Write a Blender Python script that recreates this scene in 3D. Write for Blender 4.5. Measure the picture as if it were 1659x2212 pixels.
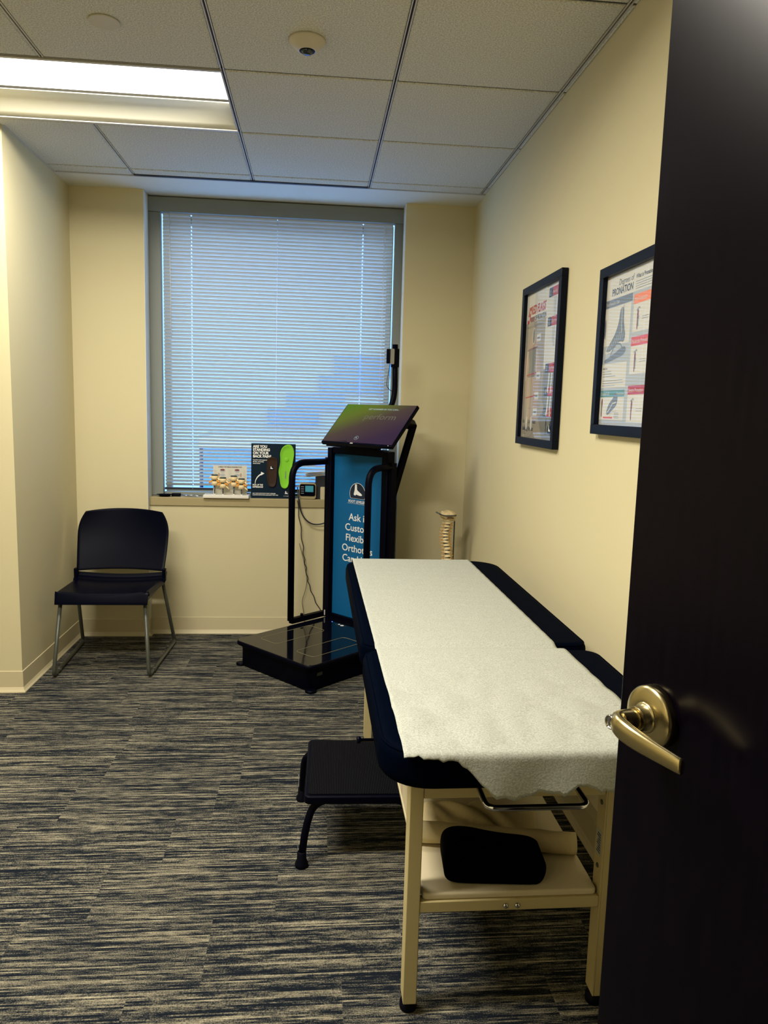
import bpy, math, random
from mathutils import Vector, Matrix
random.seed(7)
for o in list(bpy.data.objects): bpy.data.objects.remove(o)
scn = bpy.context.scene
COL = scn.collection

# ---------------------------------------------------------------- camera
CAMZ = 1.3734
cam = bpy.data.objects.new('camera', bpy.data.cameras.new('camera')); COL.objects.link(cam)
r_ = Vector((0.99558596, -0.08966503, 0.02772677)); u_ = Vector((-0.0152034, 0.13744601, 0.99039257)); f_ = Vector((0.09261451, 0.98644249, -0.1354761))
M = Matrix((r_, u_, -f_)).transposed().to_4x4(); M.translation = Vector((0, 0, CAMZ))
cam.matrix_world = M
cam.data.sensor_fit = 'VERTICAL'; cam.data.sensor_height = 36; cam.data.lens = 1626.54 / 2212 * 36
cam.data.clip_start = .02; cam.data.clip_end = 200
scn.camera = cam
# ---------------------------------------------------------------- exposure, world
scn.view_settings.view_transform = 'Standard'; scn.view_settings.look = 'None'
scn.view_settings.gamma = 1.0; scn.view_settings.exposure = 0.0
scn.view_settings.use_curve_mapping = False
LAMP_WATTS = 36.0
LAMP_WATTS_NEAR = 92.0
LENS_COL = (1.0, .93, .80)
w = bpy.data.worlds.new('sky'); scn.world = w; w.use_nodes = True
wn = w.node_tree; bg = wn.nodes['Background']
bg.inputs['Color'].default_value = (.27, .525, .97, 1); bg.inputs['Strength'].default_value = 9.5

# ---------------------------------------------------------------- materials
def mat(name, col, rough=.5, metal=0., spec=.5, **k):
    m = bpy.data.materials.new(name); m.use_nodes = True
    b = m.node_tree.nodes['Principled BSDF']
    b.inputs['Base Color'].default_value = (*col, 1); b.inputs['Roughness'].default_value = rough
    b.inputs['Metallic'].default_value = metal; b.inputs['Specular IOR Level'].default_value = spec
    if 'emit' in k:
        b.inputs['Emission Color'].default_value = (*k['emit'], 1); b.inputs['Emission Strength'].default_value = k.get('es', 1)
    if 'coat' in k: b.inputs['Coat Weight'].default_value = k['coat']; b.inputs['Coat Roughness'].default_value = k.get('cr', .05)
    if 'bump' in k or 'vary' in k:
        nt = m.node_tree; tc = nt.nodes.new('ShaderNodeTexCoord'); mp = nt.nodes.new('ShaderNodeMapping')
        mp.inputs['Scale'].default_value = k.get('stretch', (1, 1, 1))
        nz = nt.nodes.new('ShaderNodeTexNoise'); nz.inputs['Scale'].default_value = k.get('scale', 300); nz.inputs['Detail'].default_value = k.get('detail', 3)
        nt.links.new(tc.outputs['Object'], mp.inputs[0]); nt.links.new(mp.outputs[0], nz.inputs['Vector'])
        if 'bump' in k:
            bp = nt.nodes.new('ShaderNodeBump'); bp.inputs['Strength'].default_value = k['bump']; bp.inputs['Distance'].default_value = k.get('dist', .002)
            nt.links.new(nz.outputs[0], bp.inputs['Height']); nt.links.new(bp.outputs[0], b.inputs['Normal'])
        if 'vary' in k:
            cr = nt.nodes.new('ShaderNodeValToRGB'); lo, hi = k['vary']
            cr.color_ramp.elements[0].position = .35; cr.color_ramp.elements[1].position = .65
            cr.color_ramp.elements[0].color = (*lo, 1); cr.color_ramp.elements[1].color = (*hi, 1)
            nt.links.new(nz.outputs[0], cr.inputs[0]); nt.links.new(cr.outputs[0], b.inputs['Base Color'])
    return m

WALLC = (.60, .538, .335)
m_wall = mat('wall_paint', WALLC, .75, spec=.25, bump=.12, scale=260, dist=.001)
m_soffit = mat('plaster_white', (.66, .66, .60), .8, spec=.2)
m_base = mat('vinyl_base', (.56, .49, .31), .5, spec=.35)
m_tile = mat('acoustic_tile', (.5, .47, .4), .95, spec=.1, bump=.5, scale=210, detail=6, dist=.002, vary=((.42, .41, .35), (.70, .69, .61)))
m_tee = mat('tee_metal', (.50, .48, .43), .5, spec=.4)
m_slot = mat('slot_dark', (.012, .014, .02), .8)
m_black = mat('black_plastic', (.0005, .0010, .0055), .32, spec=.045)
m_blackmetal = mat('black_powder_coat', (.0005, .0007, .0045), .45, spec=.06)
m_vinyl = mat('black_vinyl', (.0003, .0014, .0052), .6, spec=.006, bump=.25, scale=420, dist=.001)
m_gloss = mat('black_glass', (.002, .0025, .006), .06, spec=.5)
m_tube = mat('grey_tube', (.07, .075, .06), .38, metal=.3, spec=.5)
m_frame = mat('picture_frame_black', (.0012, .003, .009), .4, spec=.12)
m_cream = mat('cream_steel', (.50, .42, .21), .45, spec=.3)
m_shelf = mat('cream_laminate', (.62, .54, .36), .5, spec=.3)
m_chrome = mat('chrome', (.6, .6, .62), .12, metal=1)
m_white = mat('white_plastic', (.75, .73, .66), .4)
m_winframe = mat('window_frame_paint', (.21, .23, .21), .5, spec=.3)
m_sill = mat('sill_laminate', (.36, .30, .16), .5, spec=.3)
m_silltop = m_sill
m_paper = mat('exam_paper', (.66, .66, .58), .8, spec=.1, bump=.3, scale=300, detail=4, dist=.0015, vary=((.33, .345, .30), (.47, .485, .435)))
m_oldpaper = mat('cream_tissue', (.62, .52, .30), .8, spec=.1, bump=.3, scale=60, dist=.003)
m_bone = mat('bone', (.80, .64, .36), .45, spec=.4, bump=.3, scale=120)
m_nerve = mat('nerve_yellow', (.85, .33, .02), .4)
m_disc = mat('disc_dark', (.03, .05, .045), .5)
m_rod = mat('rod_metal', (.10, .12, .14), .25, metal=.8)
m_navy = mat('board_navy', (.004, .014, .028), .5, spec=.08)
m_txt = mat('white_print', (.8, .8, .78), .6)
m_txtk = mat('black_print', (.03, .04, .06), .6)
m_red = mat('red_print', (.42, .03, .035), .6)
m_maroon = mat('maroon_print', (.19, .05, .07), .6)
m_orange = mat('orange_print', (.8, .22, .08), .6)
m_rose = mat('rose_print', (.6, .08, .09), .6)
m_teal = mat('teal_print', (.10, .26, .26), .6)
m_slate = mat('slate_print', (.16, .19, .22), .6)
m_lslate = mat('pale_slate_print', (.40, .43, .44), .6)
m_posterw = mat('poster_white', (.62, .60, .52), .6)
m_postert = mat('poster_taupe', (.33, .29, .22), .6)
m_peach = mat('poster_peach', (.44, .31, .22), .6)
m_pgrey = mat('poster_grey', (.20, .20, .17), .6)
m_green = mat('insole_green', (.21, .56, .035), .75, spec=.15, bump=.3, scale=500)
m_brown = mat('insole_brown', (.035, .018, .011), .6, spec=.15)
m_screenlcd = mat('lcd_blue', (.03, .20, .26), .3, emit=(.03, .22, .30), es=.35)
m_panelblue = mat('panel_blue', (.006, .105, .27), .4, spec=.15)
m_panelnavy = mat('panel_navy', (.006, .015, .035), .4)
m_cloth = mat('pillow_fabric', (.0004, .0005, .003), .85, spec=.02)
m_silver = mat('silver_label', (.45, .46, .46), .35, metal=.3)
m_rubber = mat('black_rubber', (.0008, .001, .005), .6, spec=.1)
m_mat_rib = mat('ribbed_rubber', (.0035, .0035, .005), .7, spec=.06)
m_blue_led = mat('blue_led', (.02, .1, .9), .3, emit=(.03, .15, 1), es=4)
m_cord = mat('cord_black', (.01, .012, .02), .5)
m_jamb = mat('door_frame_dark', (.02, .013, .01), .45)
m_hall = mat('corridor_paint', (.5, .42, .28), .8)

def nodes(m): return m.node_tree.nodes, m.node_tree.links
# brass with fine brushing
m_brass = mat('satin_brass', (.50, .42, .22), .27, metal=1, bump=.08, scale=160, stretch=(1, 1, 12), dist=.0006)
# lamp lens and reflector
m_lens = mat('lamp_lens', (.8, .8, .8), .5, emit=(1, .97, .9), es=4.5)
m_reflector = mat('lamp_reflector', (.90, .89, .76), .6)
# ribbed stool mat: bump from a wave
n, l = nodes(m_mat_rib); wv = n.new('ShaderNodeTexWave'); wv.inputs['Scale'].default_value = 60; wv.bands_direction = 'X'
tc = n.new('ShaderNodeTexCoord'); bpn = n.new('ShaderNodeBump'); bpn.inputs['Strength'].default_value = .8; bpn.inputs['Distance'].default_value = .002
l.new(tc.outputs['Object'], wv.inputs['Vector']); l.new(wv.outputs['Fac'], bpn.inputs['Height']); l.new(bpn.outputs[0], n['Principled BSDF'].inputs['Normal'])
crr = n.new('ShaderNodeValToRGB'); crr.color_ramp.elements[0].color = (.0008, .0010, .003, 1); crr.color_ramp.elements[1].color = (.0055, .006, .0075, 1)
l.new(wv.outputs['Fac'], crr.inputs[0]); l.new(crr.outputs[0], n['Principled BSDF'].inputs['Base Color'])
# blinds: thin aluminium slats, slightly translucent
m_slat = bpy.data.materials.new('blind_slat'); m_slat.use_nodes = True
n, l = nodes(m_slat); out = n['Material Output']; pb = n['Principled BSDF']; pb.inputs['Base Color'].default_value = (.52, .51, .47, 1); pb.inputs['Roughness'].default_value = .4
tr = n.new('ShaderNodeBsdfTranslucent'); tr.inputs[0].default_value = (1, .78, .54, 1); mx = n.new('ShaderNodeMixShader'); mx.inputs[0].default_value = .08
l.new(pb.outputs[0], mx.inputs[1]); l.new(tr.outputs[0], mx.inputs[2]); l.new(mx.outputs[0], out.inputs[0])
# clear glass sheet
def glassmat(name, tint=(1, 1, 1), boost=1.):
    m = bpy.data.materials.new(name); m.use_nodes = True; n, l = nodes(m); n.remove(n['Principled BSDF'])
    t = n.new('ShaderNodeBsdfTransparent'); t.inputs[0].default_value = (*tint, 1)
    g = n.new('ShaderNodeBsdfGlossy'); g.inputs['Roughness'].default_value = .01
    fr = n.new('ShaderNodeFresnel'); fr.inputs['IOR'].default_value = 1.5 * boost
    ge = n.new('ShaderNodeNewGeometry'); iv = n.new('ShaderNodeMath'); iv.operation = 'SUBTRACT'; iv.inputs[0].default_value = 1; l.new(ge.outputs['Backfacing'], iv.inputs[1]); mu = n.new('ShaderNodeMath'); mu.operation = 'MULTIPLY'; l.new(iv.outputs[0], mu.inputs[0]); l.new(fr.outputs[0], mu.inputs[1])
    x = n.new('ShaderNodeMixShader'); l.new(mu.outputs[0], x.inputs[0]); l.new(t.outputs[0], x.inputs[1]); l.new(g.outputs[0], x.inputs[2]); l.new(x.outputs[0], n['Material Output'].inputs[0])
    return m
m_glass = glassmat('clear_glass'); m_picglass = glassmat('picture_glass', boost=1.22)
# dark veneer door
m_door = bpy.data.materials.new('dark_veneer'); m_door.use_nodes = True; n, l = nodes(m_door); b = n['Principled BSDF']
tc = n.new('ShaderNodeTexCoord'); mp = n.new('ShaderNodeMapping'); mp.inputs['Scale'].default_value = (60, 60, 5); nz = n.new('ShaderNodeTexNoise'); nz.inputs['Scale'].default_value = 1.6; nz.inputs['Detail'].default_value = 7
cr = n.new('ShaderNodeValToRGB'); cr.color_ramp.elements[0].position = .3; cr.color_ramp.elements[0].color = (.0007, .0003, .0022, 1); cr.color_ramp.elements[1].position = .75; cr.color_ramp.elements[1].color = (.0022, .0012, .0038, 1)
l.new(tc.outputs['Object'], mp.inputs[0]); l.new(mp.outputs[0], nz.inputs['Vector']); l.new(nz.outputs[0], cr.inputs[0]); l.new(cr.outputs[0], b.inputs['Base Color'])
b.inputs['Roughness'].default_value = .24; b.inputs['Specular IOR Level'].default_value = .11
# carpet
m_carpet = bpy.data.materials.new('striped_carpet'); m_carpet.use_nodes = True; n, l = nodes(m_carpet); b = n['Principled BSDF']
b.inputs['Roughness'].default_value = .95; b.inputs['Specular IOR Level'].default_value = .05
def nd(t, **k):
    x = n.new(t)
    for a, v in k.items(): setattr(x, a, v)
    return x
def mth(op, a, c=None):
    x = nd('ShaderNodeMath', operation=op)
    if isinstance(a, (int, float)): x.inputs[0].default_value = a
    else: l.new(a, x.inputs[0])
    if c is not None:
        if isinstance(c, (int, float)): x.inputs[1].default_value = c
        else: l.new(c, x.inputs[1])
    return x.outputs[0]
tc = nd('ShaderNodeTexCoord'); sp = nd('ShaderNodeSeparateXYZ'); l.new(tc.outputs['Object'], sp.inputs[0])
X, Y = sp.outputs[0], sp.outputs[1]
iy = mth('FLOOR', mth('MULTIPLY', mth('ADD', Y, 10.1), 1 / .25)); ix = mth('FLOOR', mth('MULTIPLY', mth('ADD', mth('ADD', X, 10.24), mth('MULTIPLY', mth('SINE', mth('MULTIPLY', iy, 12.9)), .5)), 1 / .5))
tid = mth('ADD', mth('MULTIPLY', ix, 7.31), mth('MULTIPLY', iy, 3.77))
def streak(sx, sy, off, detail=2., rough=.5):
    cx = nd('ShaderNodeCombineXYZ'); l.new(mth('MULTIPLY', X, sx), cx.inputs[0]); l.new(mth('MULTIPLY', Y, sy), cx.inputs[1]); l.new(mth('ADD', tid, off), cx.inputs[2])
    z = nd('ShaderNodeTexNoise'); z.inputs['Scale'].default_value = 1; z.inputs['Detail'].default_value = detail; z.inputs['Roughness'].default_value = rough
    l.new(cx.outputs[0], z.inputs['Vector']); return z.outputs[0]
ROWS = 200.
yr = mth('MULTIPLY', Y, ROWS); rowi = mth('FLOOR', yr); fr_ = mth('SUBTRACT', yr, rowi)
prof = mth('SUBTRACT', 1.0, mth('POWER', mth('ABSOLUTE', mth('SUBTRACT', mth('MULTIPLY', fr_, 2.0), 1.0)), 3.0))
def rown(sx, off, detail=1.):
    cx = nd('ShaderNodeCombineXYZ'); l.new(mth('ADD', mth('MULTIPLY', X, sx), mth('MULTIPLY', rowi, 13.37)), cx.inputs[0]); l.new(mth('MULTIPLY', rowi, .731), cx.inputs[1]); l.new(mth('ADD', tid, off), cx.inputs[2])
    z = nd('ShaderNodeTexNoise'); z.inputs['Scale'].default_value = 1; z.inputs['Detail'].default_value = detail
    l.new(cx.outputs[0], z.inputs['Vector']); return z.outputs[0]
s1 = rown(4.5, 0); s2 = rown(26, 31); s3 = streak(2.6, 60, 77, 1); s4 = streak(330, 330, 5, 0)
tot = mth('ADD', mth('ADD', mth('MULTIPLY', s1, .40), mth('MULTIPLY', s2, .22)), mth('ADD', mth('MULTIPLY', s3, .19), mth('MULTIPLY', s4, .16)))
tot = mth('ADD', tot, mth('MULTIPLY', prof, .075))
cr = nd('ShaderNodeValToRGB'); e = cr.color_ramp.elements
e[0].position = .485; e[0].color = (.0075, .0105, .0160, 1); e[1].position = .74; e[1].color = (.40, .365, .26, 1)
for p_, c_ in ((.53, (.034, .036, .036)), (.575, (.105, .098, .078)), (.635, (.215, .195, .14))):
    q_ = e.new(p_); q_.color = (*c_, 1)
l.new(tot, cr.inputs[0]); l.new(cr.outputs[0], b.inputs['Base Color'])
bp_ = nd('ShaderNodeBump'); bp_.inputs['Strength'].default_value = .5; bp_.inputs['Distance'].default_value = .003; l.new(s2, bp_.inputs['Height']); l.new(bp_.outputs[0], b.inputs['Normal'])
# kiosk screen picture: soft green to plum gradient, lit
m_screen = bpy.data.materials.new('screen_picture'); m_screen.use_nodes = True; n, l = nodes(m_screen); b = n['Principled BSDF']
tc = nd('ShaderNodeTexCoord'); gx = nd('ShaderNodeSeparateXYZ'); l.new(tc.outputs['Object'], gx.inputs[0])
g = mth('ADD', mth('MULTIPLY', gx.outputs[0], 1.25), mth('MULTIPLY', gx.outputs[1], -2.3)); g = mth('ADD', g, .62)
cr = nd('ShaderNodeValToRGB'); e = cr.color_ramp.elements; e[0].position = .0; e[0].color = (.07, .17, .006, 1); e[1].position = 1; e[1].color = (.035, .016, .04, 1)
q_ = e.new(.3); q_.color = (.10, .13, .012, 1); q_ = e.new(.58); q_.color = (.065, .042, .03, 1)
l.new(g, cr.inputs[0]); l.new(cr.outputs[0], b.inputs['Emission Color']); b.inputs['Emission Strength'].default_value = 1.1
b.inputs['Base Color'].default_value = (.002, .002, .003, 1); b.inputs['Roughness'].default_value = .3; b.inputs['Specular IOR Level'].default_value = .08

# ---------------------------------------------------------------- mesh helper
class MB:
    def __init__(s): s.v = []; s.f = []; s.m = []; s.sm = []; s.mats = []
    def mi(s, m):
        if m is None: return 0
        if m not in s.mats: s.mats.append(m)
        return s.mats.index(m)
    def add(s, vs, fs, m=None, smooth=False):
        k = len(s.v); i = s.mi(m); s.v += [tuple(v) for v in vs]
        for f in fs: s.f.append([a + k for a in f]); s.m.append(i); s.sm.append(smooth)
        return s
    def box(s, x0, x1, y0, y1, z0, z1, m=None, T=None):
        vs = [Vector((x, y, z)) for z in (z0, z1) for y in (y0, y1) for x in (x0, x1)]
        if T: vs = [T @ v for v in vs]
        return s.add(vs, [(0, 2, 3, 1), (4, 5, 7, 6), (0, 1, 5, 4), (2, 6, 7, 3), (0, 4, 6, 2), (1, 3, 7, 5)], m)
    def poly(s, pts, m=None): return s.add(pts, [list(range(len(pts)))], m)
    def prism(s, pts, axis, a, b, m=None, smooth=False, T=None):
        """pts: 2-D outline; axis 'x','y','z' extruded from a to b"""
        def P(p, t):
            v = {'x': Vector((t, p[0], p[1])), 'y': Vector((p[0], t, p[1])), 'z': Vector((p[0], p[1], t))}[axis]
            return T @ v if T else v
        n_ = len(pts); vs = [P(p, a) for p in pts] + [P(p, b) for p in pts]
        s.add(vs, [[i, (i + 1) % n_, n_ + (i + 1) % n_, n_ + i] for i in range(n_)], m, smooth)
        k = len(s.v) - 2 * n_
        i_ = s.mi(m); s.f += [[k + i for i in reversed(range(n_))], [k + n_ + i for i in range(n_)]]; s.m += [i_, i_]; s.sm += [False, False]
        return s
    def loft(s, rings, m=None, smooth=True, caps=True, closed=True):
        n_ = len(rings[0]); vs = [v for r in rings for v in r]; fs = []
        for a in range(len(rings) - 1):
            for i in range(n_ if closed else n_ - 1):
                j = (i + 1) % n_; fs.append([a * n_ + i, a * n_ + j, (a + 1) * n_ + j, (a + 1) * n_ + i])
        s.add(vs, fs, m, smooth)
        if caps:
            k = len(s.v) - len(vs); i_ = s.mi(m)
            s.f += [[k + i for i in reversed(range(n_))], [k + (len(rings) - 1) * n_ + i for i in range(n_)]]; s.m += [i_, i_]; s.sm += [False, False]
        return s
    def tube(s, pts, r, m=None, seg=12, closed=False, sq=1.):
        pts = [Vector(p) for p in pts]; N = len(pts); rings = []
        rr = r if isinstance(r, (list, tuple)) else [r] * N
        up = None
        for i, p in enumerate(pts):
            if closed: t = (pts[(i + 1) % N] - pts[i - 1]).normalized()
            else: t = (pts[min(i + 1, N - 1)] - pts[max(i - 1, 0)]).normalized()
            if up is None:
                up = Vector((0, 0, 1)) if abs(t.z) < .9 else Vector((1, 0, 0))
            a = (up - t * up.dot(t)).normalized(); up = a; c = t.cross(a)
            rings.append([p + (a * math.cos(2 * math.pi * k / seg) * sq + c * math.sin(2 * math.pi * k / seg)) * rr[i] for k in range(seg)])
        if closed: rings.append(rings[0]); return s.loft(rings, m, True, False)
        return s.loft(rings, m, True, True)
    def lathe(s, prof, m=None, seg=32, T=None):
        """prof list of (radius, height) about local z"""
        rings = []
        for (r, h) in prof:
            ring = [Vector((max(r, 1e-5) * math.cos(2 * math.pi * k / seg), max(r, 1e-5) * math.sin(2 * math.pi * k / seg), h)) for k in range(seg)]
            rings.append([T @ v for v in ring] if T else ring)
        return s.loft(rings, m, True, True)
    def ball(s, c, r, m=None, sc=(1, 1, 1), seg=14):
        prof = [(math.sin(math.pi * i / 8), -math.cos(math.pi * i / 8)) for i in range(9)]
        T = Matrix.Translation(c) @ Matrix.Diagonal((r * sc[0], r * sc[1], r * sc[2], 1))
        return s.lathe(prof, m, seg, T)
    def text(s, txt, size, m, T, align='LEFT', ext=.0, shear=0., bold=0., sx=1.):
        cu = bpy.data.curves.new('t', 'FONT'); cu.body = txt; cu.size = size; cu.align_x = align; cu.extrude = ext; cu.shear = shear; cu.offset = bold; cu.resolution_u = 3
        ob = bpy.data.objects.new('t', cu); me = ob.to_mesh()
        S = Matrix.Diagonal((sx, 1, 1, 1))
        s.add([T @ S @ v.co for v in me.vertices], [list(p.vertices) for p in me.polygons], m)
        ob.to_mesh_clear(); bpy.data.objects.remove(ob); bpy.data.curves.remove(cu); return s
    def build(s, name, m=None, parent=None, bevel=0, subsurf=0, matrix=None, bseg=2):
        me = bpy.data.meshes.new(name); me.from_pydata([tuple(v) for v in s.v], [], s.f)
        ms = s.mats if s.mats else [m]
        if s.mats and m is not None and m not in s.mats: pass
        for x in ms: me.materials.append(x)
        me.polygons.foreach_set('material_index', s.m); me.polygons.foreach_set('use_smooth', s.sm); me.update()
        o = bpy.data.objects.new(name, me); COL.objects.link(o)
        if parent: o.parent = parent
        if matrix: o.matrix_local = matrix
        if bevel:
            bv = o.modifiers.new('bevel', 'BEVEL'); bv.width = bevel; bv.segments = bseg; bv.limit_method = 'ANGLE'; bv.harden_normals = False
            for p in me.polygons: p.use_smooth = True
            try: me.set_sharp_from_angle(angle=math.radians(35))
            except Exception: pass
        if subsurf:
            ss = o.modifiers.new('sub', 'SUBSURF'); ss.levels = ss.render_levels = subsurf
            for p in me.polygons: p.use_smooth = True
        return o
def tag(o, label=None, cat=None, group=None, kind=None):
    if label: o['label'] = label
    if cat: o['category'] = cat
    if group: o['group'] = group
    if kind: o['kind'] = kind
    return o
def struct(o): o['kind'] = 'structure'; return o
def thing(name, label, cat, loc=(0, 0, 0), rot=(0, 0, 0), group=None):
    o = bpy.data.objects.new(name, None); COL.objects.link(o); o.location = loc; o.rotation_euler = rot; o.empty_display_size = .05
    return tag(o, label, cat, group)
def fillet(pts, rad, n_=6):
    pts = [Vector(p) for p in pts]; out = [pts[0]]
    for i in range(1, len(pts) - 1):
        a, p, c = pts[i - 1], pts[i], pts[i + 1]
        R = rad[i] if isinstance(rad, (list, tuple)) else rad
        d1 = min(R, (a - p).length * .49); d2 = min(R, (c - p).length * .49)
        A = p + (a - p).normalized() * d1; B = p + (c - p).normalized() * d2
        for k in range(n_ + 1):
            t = k / n_; out.append(A * (1 - t) ** 2 + p * 2 * t * (1 - t) + B * t * t)
    out.append(pts[-1]); return out
def rrect(x0, x1, y0, y1, r, n_=8):
    """rounded rectangle; r a number or 4 (x0y0, x1y0, x1y1, x0y1)"""
    rs = r if isinstance(r, (list, tuple)) else [r] * 4; out = []
    for (cx, cy, a0), R in zip(((x0, y0, 180), (x1, y0, 270), (x1, y1, 0), (x0, y1, 90)), rs):
        ox = cx + (R if cx == x0 else -R); oy = cy + (R if cy == y0 else -R)
        for k in range(n_ + 1):
            a = math.radians(a0 + 90 * k / n_); out.append((ox + R * math.cos(a), oy + R * math.sin(a)))
    return out
def inset(pts, d):
    n_ = len(pts); out = []
    for i in range(n_):
        j = 1
        a = Vector(pts[i - 1]); b = Vector(pts[i]); c = Vector(pts[(i + 1) % n_])
        t = (c - a)
        if t.length < 1e-9: t = Vector((1, 0))
        t.normalize(); nn = Vector((-t.y, t.x)); out.append((b.x + nn.x * d, b.y + nn.y * d))
    return out
def pad(mb, pts, z0, z1, R, m=None, n_=5, dome=0.):
    """slab over outline pts with rounded top and bottom edges of radius R"""
    rings = []
    for k in range(n_ + 1):
        a = math.pi / 2 * k / n_; rings.append([Vector((*p, z0 + R * (1 - math.sin(a)))) for p in inset(pts, R * (1 - math.cos(a)) )][:])
    rings = [[Vector((*p, z0 + R * (1 - math.sin(math.pi / 2 * k / n_)))) for p in inset(pts, R * (1 - math.cos(math.pi / 2 * k / n_)))] for k in range(n_, -1, -1)]
    rings += [[Vector((*p, z1 - R * (1 - math.sin(math.pi / 2 * k / n_)))) for p in inset(pts, R * (1 - math.cos(math.pi / 2 * k / n_)))] for k in range(0, n_ + 1)]
    return mb.loft(rings, m)

# ================================================================ SETTING
H = 2.5335; G = .6096; GA = -.3437; GB = 2.8644
XL, XR, YW, YN, YE = -1.359, .8962, 4.441, 3.5555, 4.1963
YR = 4.49              # wall face inside the window bay
PX0, PX1 = -.962, .497  # bay edges
BACK = .13
m = MB().box(-3.2, 2.0, -2.6, 5.0, -.05, 0, m_carpet); struct(m.build('floor', m_carpet))
struct(MB().box(XL - .1, XL, YN, YW + .3, 0, H + .1).build('wall_left', m_wall))
struct(MB().box(-3.1, XL - .1, YN, YN + .1, 0, H + .1).build('wall_left_return', m_wall))
struct(MB().box(-3.2, -3.1, -.1, YN + .1, 0, H + .1).build('wall_far_left', m_wall))
struct(MB().box(XR, XR + .1, -.0, YW + .3, 0, H + .1).build('wall_right', m_wall))
# window wall: two piers, recessed panel below the sill
w_ = MB(); w_.box(XL, PX0, YW, YW + .35, 0, H + .1); w_.box(PX1, XR, YW, YW + .35, 0, H + .1); w_.box(PX0, PX1, YR, YW + .35, 0, .775)
w_.box(PX0, PX1, 4.60, YW + .35, 2.525, H + .1)
struct(w_.build('wall_window', m_wall))
# wall with the doorway, behind the camera
w_ = MB(); w_.box(-3.1, -.24, -.0, BACK, 0, H + .1); w_.box(.745, XR, 0, BACK, 0, H + .1); w_.box(-.24, .745, 0, BACK, 2.16, H + .1)
struct(w_.build('wall_door', m_wall))
# corridor beyond the doorway
w_ = MB(); w_.box(-1.3, 1.9, -1.75, -1.65, 0, H + .1); w_.box(-1.4, -1.3, -1.75, 0, 0, H + .1); w_.box(1.9, 2.0, -1.75, 0, 0, H + .1); w_.box(XR, 1.9, -.0, .1, 0, H + .1)
struct(w_.build('wall_corridor', m_hall))
struct(MB().box(-1.4, 2.0, -1.75, 0.0, H, H + .1).build('ceiling_corridor', m_tile))
dj = MB(); dj.box(-.24, -.20, -.02, BACK + .02, 0, 2.16); dj.box(.715, .745, -.02, BACK + .02, 0, 2.16); dj.box(-.24, .745, -.02, BACK + .02, 2.135, 2.16)
struct(dj.build('trim_1', m_jamb))

# ceiling: acoustic tiles in a slotted grid
def xline(i): return GA + G * i
def yline(j): return GB + G * j
gap = .009
xs = [-3.1] + [xline(i) for i in range(-4, 3)] + [XR]
ys = [BACK] + [yline(j) for j in range(-4, 3)] + [YE]
lamps = {(xline(-2), yline(0)), (xline(-1), yline(0)), (xline(-2), yline(-3)), (xline(-1), yline(-3))}
c_ = MB()
for a, b_ in zip(xs[:-1], xs[1:]):
    for c, d in zip(ys[:-1], ys[1:]):
        if any(abs(a - q[0]) < .01 and abs(c - q[1]) < .01 for q in lamps): continue
        if d > YN + .12 and b_ < XL: continue
        aa = a if a == -3.1 else a + gap; bb = b_ if b_ == XR else b_ - gap
        cc = c if c == BACK else c + .006; dd = d - .006
        aa = max(aa, XL) if d > YN + .12 and aa < XL else aa
        T = .005
        top = [(aa, cc), (bb, cc), (bb, dd), (aa, dd)]
        ins = [(aa + T, cc + T), (bb - T, cc + T), (bb - T, dd - T), (aa + T, dd - T)]
        c_.loft([[Vector((*p, H - .002 + .012)) for p in top], [Vector((*p, H + .003)) for p in top], [Vector((*p, H)) for p in ins]], m_tile, smooth=False)
c_.box(-3.1, XR, BACK, YE, H + .03, H + .07, m_tile) if False else None
ceil = struct(c_.build('ceiling', m_tile))
# slab above closes the room but leaves the lamp boxes clear
s_ = MB(); s_.box(-3.2, XR + .1, 0, 5.0, H + .2, H + .25); s_.build('slab', m_soffit, ceil)
t_ = MB()
def tee(x0, x1, y0, y1, along):
    # two thin flanges with a dark slot between, slightly below the tile face
    z0, z1 = H + .001, H + .012
    if along == 'y':
        c = (x0 + x1) / 2; t_.box(c - .0072, c - .0032, y0, y1, z0, z1, m_tee); t_.box(c + .0032, c + .0072, y0, y1, z0, z1, m_tee); t_.box(c - .012, c + .012, y0, y1, z1, z1 + .01, m_slot)
    else:
        c = (y0 + y1) / 2; t_.box(x0, x1, c - .0045, c + .0045, z0 + .004, z1, m_slot)
for i in range(-4, 3):
    x = xline(i)
    segs = [(BACK, YE if x > XL else YN)]
    if i == -1: segs = [(BACK, yline(-3)), (yline(-2), yline(0)), (yline(1), YE)]
    for a, b_ in segs: tee(x, x, a, b_, 'y')
for j in range(-4, 3):
    y = yline(j); x0 = XL if y > YN else -3.1
    tee(x0, XR, y, y, 'x')
t_.build('tee_grid', m_tee, ceil)
# perimeter mouldings: trim along the window edge of the grid and the walls
tr_ = MB(); tr_.box(XL, XR, YE, YE + .012, H - .002, H + .012); tr_.box(XL, XL + .014, YN, YE, H - .002, H + .012)
struct(tr_.build('trim_2', m_tee))
# plaster strip between the grid and the window wall
s_ = MB(); s_.box(XL, XR, YE + .012, YW + .35, H - .001, H + .10)
struct(s_.build('trim_3', m_soffit))

s_ = MB(); s_.box(PX0, PX0 + .003, YW + .001, 4.546, .10, H - .002); s_.box(PX1 - .003, PX1, YW + .001, 4.546, .10, H - .002)
struct(s_.build('trim_4', m_soffit))
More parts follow.
